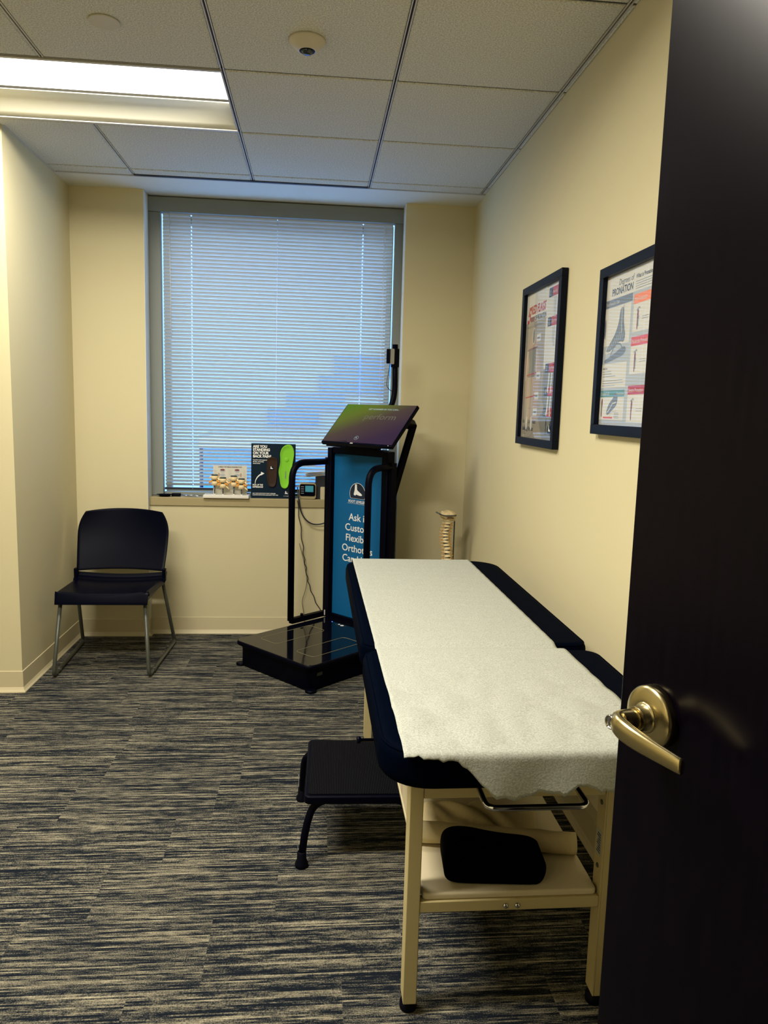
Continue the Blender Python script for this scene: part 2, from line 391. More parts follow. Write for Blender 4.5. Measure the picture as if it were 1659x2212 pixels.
# baseboards with a flared toe
def baseboard(name, path):
    prof = [(0, 0), (.016, 0), (.016, .004), (.010, .012), (.0045, .024), (.0035, .100), (0, .1016)]
    mb = MB(); rings = []
    P = [Vector((*p, 0)) for p in path]; N = len(P)
    for i in range(N):
        d1 = (P[i] - P[i - 1]).normalized() if i else (P[1] - P[0]).normalized()
        d2 = (P[i + 1] - P[i]).normalized() if i < N - 1 else d1
        n1 = Vector((-d1.y, d1.x, 0)); n2 = Vector((-d2.y, d2.x, 0)); nn = (n1 + n2); k = 2 / nn.length_squared if nn.length > 0 else 1; nn = nn * k
        rings.append([P[i] + nn * a + Vector((0, 0, b)) for a, b in prof])
    mb.loft(rings, None, False); return struct(mb.build(name, m_base))
# path runs so that the left-hand normal points into the room
baseboard('baseboard_left', [(XL, YW), (XL, YN), (-3.1, YN)][::-1][::-1])
baseboard('baseboard_window', [(XR, YW), (PX1, YW), (PX1, YR), (PX0, YR), (PX0, YW), (XL, YW)])
baseboard('baseboard_right', [(XR, BACK), (XR, YW)])

# ---------------------------------------------------------------- window
win = bpy.data.objects.new('window_1', None); COL.objects.link(win); win.location = (-.23, YR, .8); struct(win)
def inw(mb, name, m_, **k): return mb.build(name, m_, win, matrix=Matrix.Translation((.23, -YR, -.8)), **k)
FY = 4.555
f = MB(); f.box(PX0, PX1, FY - .01, FY + .045, 2.445, 2.5255); f.box(PX0, -.893, FY, FY + .045, .83, 2.445); f.box(.447, PX1, FY, FY + .045, .83, 2.445); f.box(-.893, .447, FY + .03, FY + .06, .83, .848)
inw(f, 'window_frame', m_winframe, bevel=.002)
f = MB(); f.box(-.893, .447, 4.665, 4.67, .83, 2.45); inw(f, 'glass', m_glass)
f = MB(); f.box(-.893, -.86, 4.65, 4.69, .83, 2.45); f.box(.414, .447, 4.65, 4.69, .83, 2.45); f.box(-.86, .414, 4.65, 4.69, .83, .865); f.box(-.86, .414, 4.65, 4.69, 2.41, 2.45); inw(f, 'sash', m_winframe)
f = MB(); f.box(PX0 + .003, PX1 - .003, 4.482, 4.66, .776, .826); inw(f, 'window_sill', m_sill, bevel=.003)

# blinds
bl = thing('window_blind', 'white horizontal venetian blind closed over the window', 'blind', (-.22, 4.585, 2.44))
def inb(mb, name, m_): return mb.build(name, m_, bl, matrix=Matrix.Translation((.22, -4.585, -2.44)))
BX0, BX1, BY = -.888, .440, 4.585
inb(MB().box(BX0, BX1, BY - .013, BY + .013, 2.447, 2.472), 'headrail', m_white)
s_ = MB(); z = 2.437; ang = math.radians(-46); hw = .0116
holes = ((-.725, .0035), (-.235, .0012), (.262, .0035))
spans = []; xa = BX0 + .003
for hx, hr in holes: spans += [(xa, hx - hr, 0), (hx - hr, hx + hr, 1)]; xa = hx + hr
spans.append((xa, BX1 - .003, 0))
while z > .882:
    pts = []
    for q in range(5):
        t = -1 + q / 2; cz = (1 - t * t) * .0016
        dy = t * hw * math.cos(ang) + cz * math.sin(ang); dz = t * hw * math.sin(ang) - cz * math.cos(ang)
        pts.append((BY + dy, z + dz))
    for x0, x1, hole in spans:
        for q in range(4):
            if hole and q in (1, 2): continue
            a, b_ = pts[q], pts[q + 1]
            s_.add([(x0, *a), (x1, *a), (x1, *b_), (x0, *b_)], [(0, 1, 2, 3)], None, True)
    z -= .0203
inb(s_, 'slats', m_slat)
inb(MB().box(BX0, BX1, BY - .012, BY + .012, .862, .874), 'bottom_rail', m_slot)
for x in (-.725, -.235, .262):
    c_ = MB(); c_.tube([(x, BY - .015, 2.43), (x, BY - .015, .866)], .0009, seg=6)
    inb(c_, 'ladder_cord', m_txt)
c_ = MB(); c_.tube([(-.845, BY - .019, 2.45), (-.840, BY - .022, 1.75)], .002, seg=8); inb(c_, 'wand', m_glass if False else m_white)
c_ = MB(); c_.tube([(.385, BY - .018, 2.43), (.380, BY - .018, 1.4)], .0011, seg=6); c_.tube([(.391, BY - .018, 2.43), (.388, BY - .018, 1.4)], .0011, seg=6); inb(c_, 'pull_cord', m_txt)

# outside: pale paving; blue-glazed blocks invented to put blue patches between the slats
m_out = mat('outside_ground', (.30, .34, .40), .9)
m_bglass = mat('blue_facade', (.03, .16, .75), .5, spec=.3)
m_bcon = mat('pale_facade', (.62, .66, .68), .8)
struct(MB().box(-30, 30, 5.3, 60, -4.1, -4.0).build('ground', m_out))
m_tan = mat('tan_parapet', (.42, .33, .2), .8); m_grey = mat('grey_facade', (.30, .33, .36), .8)
bb = thing('invented_blue_block', 'invented blue glazed low building colouring the lower gaps of the blinds', 'building', (0, 21, -4))
IB = Matrix.Translation((0, -21, 4))
MB().box(-2.9, 2.95, 20, 22, -4, .29).build('glazed_front', m_bglass, bb, matrix=IB)
MB().box(-3.0, 3.05, 19.9, 22.1, .29, .49).build('parapet', m_tan, bb, matrix=IB)
MB().box(-9, -3.0, 20, 22, -4, .6).build('side_wall', m_grey, bb, matrix=IB)
b2 = thing('invented_tall_block', 'invented pale tall building with blue windows colouring the gaps of the blinds', 'building', (0, 27, -4))
IB = Matrix.Translation((0, -27, 4))
MB().box(-14, 14, 24.2, 30, -4, 9).build('wall', m_grey, b2, matrix=IB)
for (x0, x1, z0, z1) in ((-1.5, .1, .81, 1.33), (-.92, .92, 1.33, 1.85), (.1, 2.2, 1.85, 2.42), (.57, 2.5, 2.42, 3.1)):  # window strips added where the blinds should glow blue
    MB().box(x0, x1, 24.05, 24.25, z0, z1 - .06).build('window', m_bglass, b2, matrix=IB)

# ---------------------------------------------------------------- ceiling fixtures
def troffer(y0, watts, label, flip=False):
    x0, x1 = xline(-3) if False else xline(-2), xline(0); y1 = y0 + G
    t = thing('ceiling_light', label, 'ceiling light', ((x0 + x1) / 2, (y0 + y1) / 2, H))
    T = Matrix.Translation((-(x0 + x1) / 2, -(y0 + y1) / 2, -H))
    e = .004; hs = MB()
    zt = H + .11
    # housing box open below
    hs.box(x0 + e, x1 - e, y0 + e, y0 + e + .004, H, zt); hs.box(x0 + e, x1 - e, y1 - e - .004, y1 - e, H, zt)
    hs.box(x0 + e, x0 + e + .004, y0 + e, y1 - e, H, zt); hs.box(x1 - e - .004, x1 - e, y0 + e, y1 - e, H, zt); hs.box(x0 + e, x1 - e, y0 + e, y1 - e, zt, zt + .004)
    # flange
    hs.box(x0 + e, x1 - e, y1 - .024, y1 - e, H - .003, H + .001); hs.box(x0 + e, x1 - e, y0 + e, y0 + .016, H - .003, H + .001)
    hs.build('housing', m_tee, t, matrix=T)
    yc = (y0 + y1) / 2; ya, yb, zl = (yc - .165, yc + .118, H + .048) if not flip else (yc - .118, yc + .165, H + .048)
    for (p0, p1) in ((ya, y0 + .014), (yb, y1 - .022)):
        rings = []
        for q in range(9):
            a = q / 8; yy = p0 + (p1 - p0) * a; zz = zl + (.020 * math.sin(math.pi * a) ** .8) - (.046 * a)
            rings.append([Vector((x0 + .012, yy, zz)), Vector((x1 - .012, yy, zz)), Vector((x1 - .012, yy, zz + .003)), Vector((x0 + .012, yy, zz + .003))])
        MB().loft(rings, None, True).build('reflector', m_reflector, t, matrix=T)
    ln = MB(); rings = []
    for q in range(13):
        a = math.pi * q / 12; yy = (ya + yb) / 2 - (yb - ya) / 2 * math.cos(a); zz = zl + .014 - .012 * math.sin(a)
        rings.append([Vector((x0 + .014, yy, zz)), Vector((x1 - .014, yy, zz))])
    ln.loft(rings, None, True, False, False); ln.build('lens', m_lens, t, matrix=T)
    ld = bpy.data.lights.new('lamp_glow', 'AREA'); ld.shape = 'RECTANGLE'; ld.size = x1 - x0 - .04; ld.size_y = yb - ya - .01; ld.energy = watts; ld.color = LENS_COL
    lo = bpy.data.objects.new('lamp_glow', ld); COL.objects.link(lo); lo.parent = t; lo.location = (0, (ya + yb) / 2 - (y0 + y1) / 2, zl - .002 - H)
    return t
troffer(yline(0), LAMP_WATTS, 'lit recessed fluorescent ceiling light nearest the window')
troffer(yline(-3), LAMP_WATTS_NEAR, 'recessed fluorescent ceiling light nearest the doorway', True)
o = MB(); o.box(xline(-1) + .006, xline(1) - .006, YE - .030, YE - .006, H - .0035, H - .001)
o = tag(o.build('slot_diffuser', m_slot), 'long black slot air diffuser at ceiling edge above the window', 'air vent')
o = MB(); o.lathe([(.046, -.004), (.047, -.0025), (.047, .0), (.04, .001)], seg=40)
o = o.build('ceiling_cover_plate', mat('cover_plate', (.5, .47, .37), .6), matrix=Matrix.Translation((-.667, 2.575, H - .001))); tag(o, 'flat round blank cover plate on ceiling tile', 'cover plate')
t = thing('motion_sensor', 'white domed occupancy sensor with dark lens on ceiling tile', 'sensor', (-.044, 2.60, H))
MB().lathe([(.026, -.034), (.030, -.0335), (.044, -.022), (.057, -.010), (.0585, -.006), (.0585, 0.)], seg=44).build('body', mat('sensor_shell', (.55, .50, .40), .45), t)
MB().lathe([(.001, -.045), (.009, -.0445), (.016, -.041), (.020, -.034), (.020, -.030)], seg=28).build('lens', mat('sensor_lens', (.02, .03, .04), .1), t)
MB().lathe([(.0205, -.0345), (.0235, -.0355), (.0255, -.0340), (.0255, -.030)], seg=28).build('ring', m_black, t)

# ================================================================ DOOR with lever
a_ = math.radians(17); DR = Vector((-math.sin(a_), math.cos(a_), 0)); DN = Vector((-math.cos(a_), -math.sin(a_), 0))
C0 = Vector((.477, .963, .96)); E0 = C0 + DR * .07; HG = C0 - DR * .838
# local frame: x along leaf from hinge, y = into the leaf (away from viewer), z up
DM = Matrix((DR, -DN, Vector((0, 0, 1)))).transposed().to_4x4(); DM.translation = Vector((HG.x, HG.y, 0))
door = MB().box(0, .908, 0, .044, .012, 2.125).build('door_1', m_door, bevel=.0015); door.matrix_world = DM; struct(door)
LX = .838; LZ = .96
hd = bpy.data.objects.new('door_handle', None); COL.objects.link(hd); hd.parent = door; hd.location = (LX, 0, LZ); hd.empty_display_size = .05
Rout = Matrix.Rotation(math.radians(90), 4, 'X')   # local z -> -y (outwards)
MB().lathe([(.0435, 0), (.0435, .009), (.0425, .0115), (.040, .0135), (.034, .0155), (.026, .0168), (.0225, .0172)], seg=64, T=Rout).build('rosette', m_brass, hd)
MB().lathe([(.0215, .014), (.0215, .0175), (.0195, .019), (.0175, .0195), (.0175, .030), (.0162, .0315), (.0162, .0325)], seg=48, T=Rout).build('neck', m_brass, hd)
# hub with rounded rectangular section, then lever curving back along the door towards the hinge
lv = MB(); rings = []
path = []
ctrl = [((0, -.030), .0150, .0150), ((0, -.040), .0150, .0150), ((.0015, -.052), .0148, .0150), ((.001, -.062), .0150, .0135), ((-.008, -.0695), .0152, .0105),
        ((-.022, -.0725), .0150, .0085), ((-.045, -.0705), .0142, .0075), ((-.068, -.0645), .0126, .0068), ((-.090, -.0580), .0114, .0060), ((-.109, -.0520), .0104, .0054), ((-.1095, -.0519), .0099, .0050)]
N = len(ctrl)
for i, ((x, y), hh, ww) in enumerate(ctrl):
    p = Vector((x, y, -.018 * max(0, (-x - .01) / .108) ** 1.1)); a = Vector((*ctrl[max(i - 1, 0)][0], 0)); c = Vector((*ctrl[min(i + 1, N - 1)][0], 0)); t_v = (c - a).normalized(); s_v = Vector((0, 0, 1)); n_v = t_v.cross(s_v)
    ex = 2.6 if i > 4 else 2.0; ring = []
    for k in range(24):
        th = 2 * math.pi * k / 24; cs, sn = math.cos(th), math.sin(th)
        ring.append(p + s_v * hh * math.copysign(abs(cs) ** (2 / ex), cs) + n_v * ww * math.copysign(abs(sn) ** (2 / ex), sn))
    rings.append(ring)
lv.loft(rings); lv.build('lever', m_brass, hd, subsurf=1)
MB().lathe([(.0100, .0600), (.0100, .0745), (.0088, .0760), (.0078, .0748), (.0075, .0735)], seg=32, T=Matrix.Translation((.0025, 0, 0)) @ Rout).build('lock_cylinder', m_chrome, hd)
MB().box(-.0012 + .0025, .0012 + .0025, -.0743, -.0730, -.0045, .0045).build('keyhole', m_slot, hd)
for k_, zz in enumerate((.2, 1.07, 1.93)):
    MB().lathe([(.006, -.05), (.006, .05)], seg=12, T=Matrix.Translation((-.004, .0, zz))).build('hinge', m_brass, door)

# ================================================================ EXAM TABLE
tb = thing('treatment_table', 'black padded treatment table on cream steel frame along the right wall', 'treatment table', (.455, 2.25, 0))
TT = Matrix.Translation((-.455, -2.25, 0))
def intb(mb, name, m_, parent=None, **k):
    return mb.build(name, m_, parent or tb, matrix=TT if parent is None else None, **k)
CX0, CX1 = .134, .782
ZB, ZT = .655, .733
for nm, y0, y1, rs in (('near', 1.325, 1.955, [.10, .10, .05, .05]), ('far', 1.985, 3.17, [.05, .05, .12, .12])):
    o_ = rrect(CX0, CX1, y0, y1, rs); mb = MB(); pad(mb, o_, ZB, ZT, .022)
    cu = intb(mb, 'cushion', m_vinyl)
    zz = ZT - .010; ins = inset(o_, .0075)
    seam = MB(); seam.tube([Vector((p[0], p[1], zz + .004)) for p in ins], .0032, seg=8, closed=True); seam.build('piping', m_vinyl, cu)
fr = MB(); LX0, LX1 = .222, .690; LY0, LY1 = 1.536, 2.98
def leg(x0, x1, y0, y1, name):
    intb(MB().box(x0, x1, y0, y1, .028, .655), name, m_cream, bevel=.002)
    xc = (x0 + x1) / 2; yc = (y0 + y1) / 2
    intb(MB().lathe([(.018, 0), (.020, .003), (.020, .018), (.012, .024), (.008, .030)], seg=24, T=Matrix.Translation((xc, yc, 0))), 'foot', m_rubber)
leg(.219, .250, LY0, LY0 + .05, 'leg'); leg(.219, .250, LY1 - .05, LY1, 'leg')
for y0 in (LY0, LY1 - .045):   # right legs are open channels: web plus flange
    mb = MB(); mb.box(.668, .692, y0, y0 + .004, .028, .655); mb.box(.664, .668, y0, y0 + .045, .028, .655)
    intb(mb, 'leg', m_cream, bevel=.001)
    intb(MB().lathe([(.018, 0), (.020, .003), (.020, .018), (.012, .024), (.008, .030)], seg=24, T=Matrix.Translation((.676, y0 + .02, 0))), 'foot', m_rubber)
intb(MB().box(.250, .664, LY0 + .002, LY0 + .03, .527, .575), 'top_rail', m_cream, bevel=.002)
intb(MB().box(.250, .664, LY1 - .03, LY1, .535, .575), 'top_rail', m_cream, bevel=.002)
intb(MB().box(.250, .664, LY0 + .001, LY0 + .028, .254, .281), 'lower_rail', m_cream, bevel=.002)
intb(MB().box(.250, .664, LY1 - .028, LY1, .254, .281), 'lower_rail', m_cream, bevel=.002)
intb(MB().box(.222, .236, LY0 + .05, LY1 - .05, .445, .655), 'side_apron', m_shelf, bevel=.002)
intb(MB().box(.676, .690, LY0 + .05, LY1 - .05, .445, .655), 'side_apron', m_shelf, bevel=.002)
sh = MB(); pad(sh, rrect(.256, .660, LY0 + .006, LY1 - .01, .012), .281, .297, .005); intb(sh, 'shelf', m_shelf)
for x in (.446, .473):
    intb(MB().lathe([(.0065, 0), (.0062, .0025), (.004, .005), (.001, .0055)], seg=20, T=Matrix.Translation((x, LY0 + .001, .266)) @ Rout), 'screw', m_chrome)
for zz in (.500, .345):
    intb(MB().lathe([(.006, 0), (.0055, .002), (.003, .0035)], seg=18, T=Matrix.Translation((.664, LY0 + .022, zz)) @ Matrix.Rotation(math.radians(-90), 4, 'Y')), 'bolt', m_tube)
lb = MB(); lb.box(.6632, .6639, LY0 + .010, LY0 + .036, .372, .432, m_silver)
LT = Matrix(((0, 0, -1, .6628), (-1, 0, 0, LY0 + .034), (0, 1, 0, .420), (0, 0, 0, 1)))
for k_ in range(8): lb.box(.6625, .6632, LY0 + .013, LY0 + .033 - .004 * (k_ % 3), .378 + .0062 * k_, .3802 + .0062 * k_, m_txtk)
intb(lb, 'rating_label', m_silver)
bar = fillet([(.352, 1.72, .594), (.352, 1.375, .594), (.560, 1.375, .594), (.560, 1.72, .594)], .022)
intb(MB().tube(bar, .0062, seg=14), 'chrome_bar', m_chrome)
intb(MB().box(.30, .61, 1.60, 1.72, .600, .655), 'bar_bracket', m_blackmetal)
intb(MB().tube([(.225, 1.68, .60), (.120, 1.68, .60), (.116, 1.68, .60), (.108, 1.68, .60)], [.004, .004, .009, .008], seg=14), 'knob', m_black)

# paper sheet: follows the cushions, torn end hanging over the front
PZ = ZT + .0035
pl, pr_ = .165, .668
def wr(x, y):  # slight creases, stronger towards the torn end
    k = max(0, min(1, (1.9 - y) / .5))
    return .004 * math.sin(9 * x + 23 * y) * k + .0065 * k * math.sin(31 * (x - .4) + 9 * (y - 1.3)) * math.cos(13 * x - 17 * y) + .001 * math.sin(40 * y + 5 * x)
NX = 56; rows = []
ylist = [3.205 - (3.205 - 1.36) * i / 110 for i in range(111)]
def torn(t):  # hanging length along the edge for t across (0 left .. 1 right)
    base = [(0, .002), (.09, .006), (.2, .014), (.27, .045), (.33, .082), (.42, .086), (.52, .074), (.60, .078), (.66, .060), (.74, .074), (.82, .080), (.92, .088), (1, .080)]
    for (a, ha), (b, hb) in zip(base[:-1], base[1:]):
        if a <= t <= b: v = ha + (hb - ha) * (t - a) / (b - a); break
    return v + .0022 * math.sin(t * 97) + .0018 * math.sin(t * 173 + 1) + .0012 * math.sin(t * 311)
for y in ylist:
    row = []
    for i in range(NX + 1):
        t = i / NX; l0 = pl + .010 * (3.2 - y) / 2; r0 = pr_ + .010 * (3.2 - y) / 1.2 + (.012 if y < 1.955 else 0)
        x = l0 + (r0 - l0) * t
        dip = math.exp(-((y - 1.97) / .018) ** 2) * .010
        z = PZ + abs(wr(x, y)) + .0005 - dip
        if y > 3.15: z -= (y - 3.15) ** 2 * 9
        row.append(Vector((x, y, z)))
    rows.append(row)
y0p = 1.36
for q in range(1, 19):     # over the front edge: flat run, round, then down
    row = []
    for i in range(NX + 1):
        t = i / NX; x0 = rows[110][i].x; L = torn(t) + .040; s = L * q / 18
        flat = .030; R = .012
        if s < flat: y = y0p - s; z = PZ + abs(wr(x0, y)) * (1 - s / flat) + .0005
        elif s < flat + R * 1.57: a = (s - flat) / R; y = y0p - flat - R * math.sin(a); z = PZ - R * (1 - math.cos(a))
        else: y = y0p - flat - R - .004 * math.sin(19 * t + 2) * ((s - flat - R * 1.57) / .08) - .010 * ((s - flat - R * 1.57) / .08); z = PZ - R - (s - flat - R * 1.57)
        row.append(Vector((x0, y, z)))
    rows.append(row)
pp = MB(); pp.loft(rows, None, True, False, False)
pp = pp.build('paper_sheet', m_paper); tag(pp, 'long white exam paper sheet with torn end over the treatment table', 'paper sheet')
sd = pp.modifiers.new('s', 'SOLIDIFY'); sd.thickness = .0004; sd.offset = 1

# things on the shelf
m_ = MB(); pts = [(-.118, .035), (-.112, .012), (-.095, .001), (-.02, 0), (.08, -.001), (.108, .000), (.118, .025), (.120, .055), (.112, .078), (.085, .088), (.035, .093), (-.01, .102), (-.05, .113), (-.085, .116), (-.108, .108), (-.119, .085)]
def smooth_loop(p, it=2):
    for _ in range(it):
        o2 = []
        for i in range(len(p)):
            a, b2 = p[i], p[(i + 1) % len(p)]; o2 += [(a[0] * .75 + b2[0] * .25, a[1] * .75 + b2[1] * .25), (a[0] * .25 + b2[0] * .75, a[1] * .25 + b2[1] * .75)]
        p = o2
    return p
pts = smooth_loop(pts); R = .012; rings = []
for (d, yy) in ((.012, 0), (.004, .003), (0, .012), (0, .115), (.004, .124), (.012, .127)):
    cxm = 0; rings.append([Vector((p[0] * (1 - d / .12), yy * .75, (.055 + (p[1] - .055) * (1 - d / .06)) * .82)) for p in pts])
m_.loft(rings); o = m_.build('pillow', m_cloth); o.matrix_world = Matrix.Translation((.425, 1.562, .2985)) @ Matrix.Rotation(math.radians(-4), 4, 'Z')
tag(o, 'small black contoured foam pillow on the table shelf', 'pillow')
m_ = MB(); A = Vector((.262, 1.752, .3245)); B = Vector((.655, 1.678, .3245)); rings = []
d_ = (B - A).normalized(); s_v = Vector((0, 0, 1)); n_v = d_.cross(s_v)
for q in range(25):
    p = A.lerp(B, q / 24); ring = []
    for k in range(20):
        th = 2 * math.pi * k / 20; rr = .0265 * (1 + .035 * math.sin(3 * th + q * .9) + .02 * math.sin(q * 2.1 + th))
        ring.append(p + s_v * rr * math.cos(th) * .98 + n_v * rr * math.sin(th))
    rings.append(ring)
m_.loft(rings, None, True, True); o = m_.build('paper_roll', m_oldpaper); tag(o, 'rolled cream exam paper lying across shelf behind the black pillow', 'paper roll')
m_ = MB(); rows = []
for j in range(15):
    row = []
    for i in range(31):
        u, v = i / 30, j / 14; x = .285 + .30 * u + .03 * v; y = 1.815 + .12 * v - .06 * u + .01 * math.sin(u * 14)
        z = .2995 + .016 * abs(math.sin(u * 9 + v * 2.2)) * math.sin(math.pi * v) ** .5 * (math.sin(math.pi * u) ** .4 if 0 < u < 1 else 0) + .016 * abs(math.sin(5 * v + 13 * u)) * math.sin(math.pi * min(1, max(0, u)))
        row.append(Vector((x, y, z)))
    rows.append(row)
m_.loft(rows, None, True, False, False); o = m_.build('crumpled_paper', m_oldpaper); tag(o, 'loose crumpled sheet of exam paper on shelf behind the roll', 'paper sheet')
sd = o.modifiers.new('s', 'SOLIDIFY'); sd.thickness = .0005

# ================================================================ STEP STOOL
st = thing('step_stool', 'black metal step stool with ribbed top beside the treatment table', 'step stool', (.16, 2.31, 0), (0, 0, math.radians(-1.5)))
sw, sd_ = .172, .197
top = MB(); pad(top, rrect(-sw, sw, -sd_, sd_, .018), .196, .222, .006); top.build('step', m_blackmetal, st)
tm = MB(); pad(tm, rrect(-sw + .012, sw - .012, -sd_ + .012, sd_ - .012, .012), .222, .2255, .0015); tm.build('ribbed_mat', m_mat_rib, st)
for sy in (-1, 1):
    for sx in (-1, 1):
        p = fillet([(sx * .03, sy * (sd_ - .03), .200), (sx * (sw - .032), sy * (sd_ - .025), .198), (sx * (sw - .006), sy * (sd_ - .012), .120), (sx * (sw + .004), sy * (sd_ + .0), .028)], .05)
        if sy == 1: p = fillet([(sx * .03, sy * (sd_ - .05), .200), (sx * (sw + .01), sy * (sd_ - .045), .194), (sx * (sw + .017), sy * (sd_ - .02), .10), (sx * (sw + .02), sy * (sd_ - .005), .028)], .05)
        lg = MB().tube(p, .0115, seg=14).build('leg', m_blackmetal, st)
        e_ = p[-1]
        MB().lathe([(.019, 0), (.0205, .004), (.0195, .012), (.0145, .022), (.0135, .046), (.0118, .048)], seg=20, T=Matrix.Translation((e_.x, e_.y, 0))).build('rubber_foot', m_rubber, lg)
        if sx == -1:
            MB().box(e_.x - .0125, e_.x - .011, e_.y - .004, e_.y + .004, .052, .092).build('sticker', m_silver, lg)

# ================================================================ CHAIR
ch = thing('stacking_chair', 'black plastic stacking chair with grey sled frame in left corner', 'chair', (-1.045, 3.99, 0), (0, 0, 0))
def shell(fn, nu, nv, th, name, m_, parent):
    mb = MB(); rows = [[fn(i / nu, j / nv) for i in range(nu + 1)] for j in range(nv + 1)]
    # closed by solidify
    mb.loft(rows, None, True, False, False); o = mb.build(name, m_, parent)
    s = o.modifiers.new('s', 'SOLIDIFY'); s.thickness = th; s.offset = 0; s.use_rim = True
    b2 = o.modifiers.new('b', 'BEVEL'); b2.width = th * .35; b2.segments = 2; b2.limit_method = 'ANGLE'
    return o
# seat: x half width .225, y from front -.235 to back .165 ; dished; waterfall front
def seatf(u, v):
    s = u * 2 - 1; hw_ = .224 + .020 * v
    if v < .18:
        a = v / .18; y = -.238 + .022 * math.sin(a * math.pi / 2); z = .370 + .061 * (1 - math.cos(a * math.pi / 2) if False else math.sin(a * math.pi / 2) ** .9)
    elif v < .85:
        a = (v - .18) / .67; y = -.216 + .326 * a; z = .431 - .012 * a
    else:
        a = (v - .85) / .15; y = .110 + .055 * math.sin(a * math.pi / 2); z = .419 + .035 * (1 - math.cos(a * math.pi / 2))
    dish = (1 - s * s) * .014 * (1 if v >= .18 else v / .18)
    side = -.020 * max(0, (abs(s) - .93) / .07) if .15 < v < .86 else 0
    return Vector((s * hw_, y, z - dish + side))
shell(seatf, 28, 40, .009, 'seat', m_black, ch)
sk = MB(); sk.box(-.214, .214, -.222, -.205, .375, .405); sk.box(-.222, -.207, -.21, .14, .385, .412); sk.box(.207, .222, -.21, .14, .385, .412); sk.build('seat_skirt', m_black, ch, bevel=.004)
def backf(u, v):
    s = u * 2 - 1; z0 = .458; z1 = .787 - .016 * abs(s) ** 2.2
    w0 = .232 + .012 * math.sin(min(1, v / .7) * math.pi / 2)
    c = max(0, (v - .62) / .38); wv_ = w0 * (1 - .0 * c) - .038 * c ** 2.2
    bot = .010 * (1 - s * s)
    z = (z0 + bot) * (1 - v) + z1 * v
    y = .165 + .105 * v + .030 * (1 - s * s) * (.5 + .5 * v) + .012 * math.sin(v * math.pi)
    return Vector((s * wv_, y - .02, z))
shell(backf, 28, 26, .008, 'backrest', m_black, ch)
for s in (-1, 1):
    MB().box(min(s * .224, s * .243), max(s * .224, s * .243), .128, .160, .405, .475).build('back_bracket', m_black, ch, bevel=.004)
    p = fillet([(s * .205, -.205, .385), (s * .232, -.262, .0115), (s * .256, .305, .0115), (s * .228, .125, .405)], [0, .035, .035, 0], 8)
    MB().tube(p, .0098, seg=14).build('sled_leg', m_tube, ch)
    MB().lathe([(.0118, -.02), (.0118, .02)], seg=12, T=Matrix.Translation((s * .2365, -.16, .0118)) @ Matrix.Rotation(math.radians(90), 4, 'X')).build('glide', m_tube, ch)

# ================================================================ SCANNER KIOSK
K1 = Vector((.675, -.737, 0)).normalized(); K2 = Vector((.737, .675, 0)).normalized()
ks = thing('foot_scanner_kiosk', 'black foot scanning kiosk with blue panel, handrails and tilted monitor', 'kiosk', (.113, 4.376, 0), (0, 0, math.atan2(K1.y, K1.x)))
# local: x along K1 (towards right post), y along K2 (towards the wall)
bs = MB(); o_ = rrect(-.022, .578, -.697, .02, [.05, .05, .02, .02])
rings = []
for d, z in ((.030, .0), (.028, .012), (.028, .10), (.020, .112), (.004, .118), (.0, .122), (0, .134), (.004, .140)):
    rings.append([Vector((*p, z)) for p in inset(o_, d)])
bs.loft(rings); base = bs.build('base_platform', m_blackmetal, ks)
pl_ = MB(); pad(pl_, inset(o_, .006), .1385, .1410, .001); pl_.build('glass_top', m_gloss, base)
m_line = mat('pad_outline', (.22, .19, .10), .4)
for x0, x1, y0, y1 in ((.055, .193, -.583, -.228), (.347, .482, -.587, -.241)):
    P = rrect(x0, x1, y0, y1, .025); mb = MB(); mb.tube([Vector((*p, .1412)) for p in P], .0011, seg=6, closed=True); mb.build('pad_outline', m_line, base)
for x in (-.0, .55):
    for y in (-.66, -.03):
        MB().lathe([(.028, 0), (.028, .01), (.02, .014)], seg=20, T=Matrix.Translation((x, y, 0))).build('foot', m_blackmetal, base)
for y in (-.62, -.30):
    MB().box(.5475, .5505, y, y + .035, .070, .086).build('badge', m_tube, base)
# small printed emblem and blue lamp on the platform
em = MB(); Tm = Matrix.Translation((.175, -.095, .1414))
em.lathe([(.030, 0), (.030, .0003)], m_tube, 28, Tm @ Matrix.Diagonal((1.3, .6, 1, 1)))
em.lathe([(.027, .0004), (.027, .0006)], m_gloss, 28, Tm @ Matrix.Diagonal((1.3, .6, 1, 1)))
em.lathe([(.011, .0007), (.011, .0009)], m_txt, 20, Tm @ Matrix.Translation((.012, 0, 0)))
em.lathe([(.007, .0007), (.007, .0009)], m_txt, 20, Tm @ Matrix.Translation((-.016, .004, 0)))
em.build('emblem', m_txt, base)
MB().lathe([(.003, .1410), (.003, .1422)], seg=12, T=Matrix.Translation((.09, -.08, 0))).build('status_light', m_blue_led, base)
# upright frame
fr = MB()
fr.box(-.026, .004, -.030, .030, .139, 1.145); fr.box(.400, .442, -.030, .030, .139, 1.145); fr.box(.004, .400, -.02, .030, 1.112, 1.150); fr.box(.004, .400, -.02, .03, .139, .165)
fr.build('upright_frame', m_blackmetal, ks, bevel=.003)
MB().box(.002, .402, .0, .014, .150, 1.125).build('banner_panel', m_panelblue, ks)
PT = Matrix(((1, 0, 0, 0), (0, 0, -1, -.001), (0, 1, 0, 0), (0, 0, 0, 1)))   # text plane facing -y
ln = MB()
for i, t in enumerate(('Ask if', 'Custom', 'Flexible', 'Orthotics', 'Can Help', 'You')):
    ln.text(t, .058, m_txt, PT @ Matrix.Translation((.200, .7365 - .0605 * i, .0)), 'CENTER', .0003, bold=.0004, sx=1.06)
ln.build('lettering', m_txt, ks)
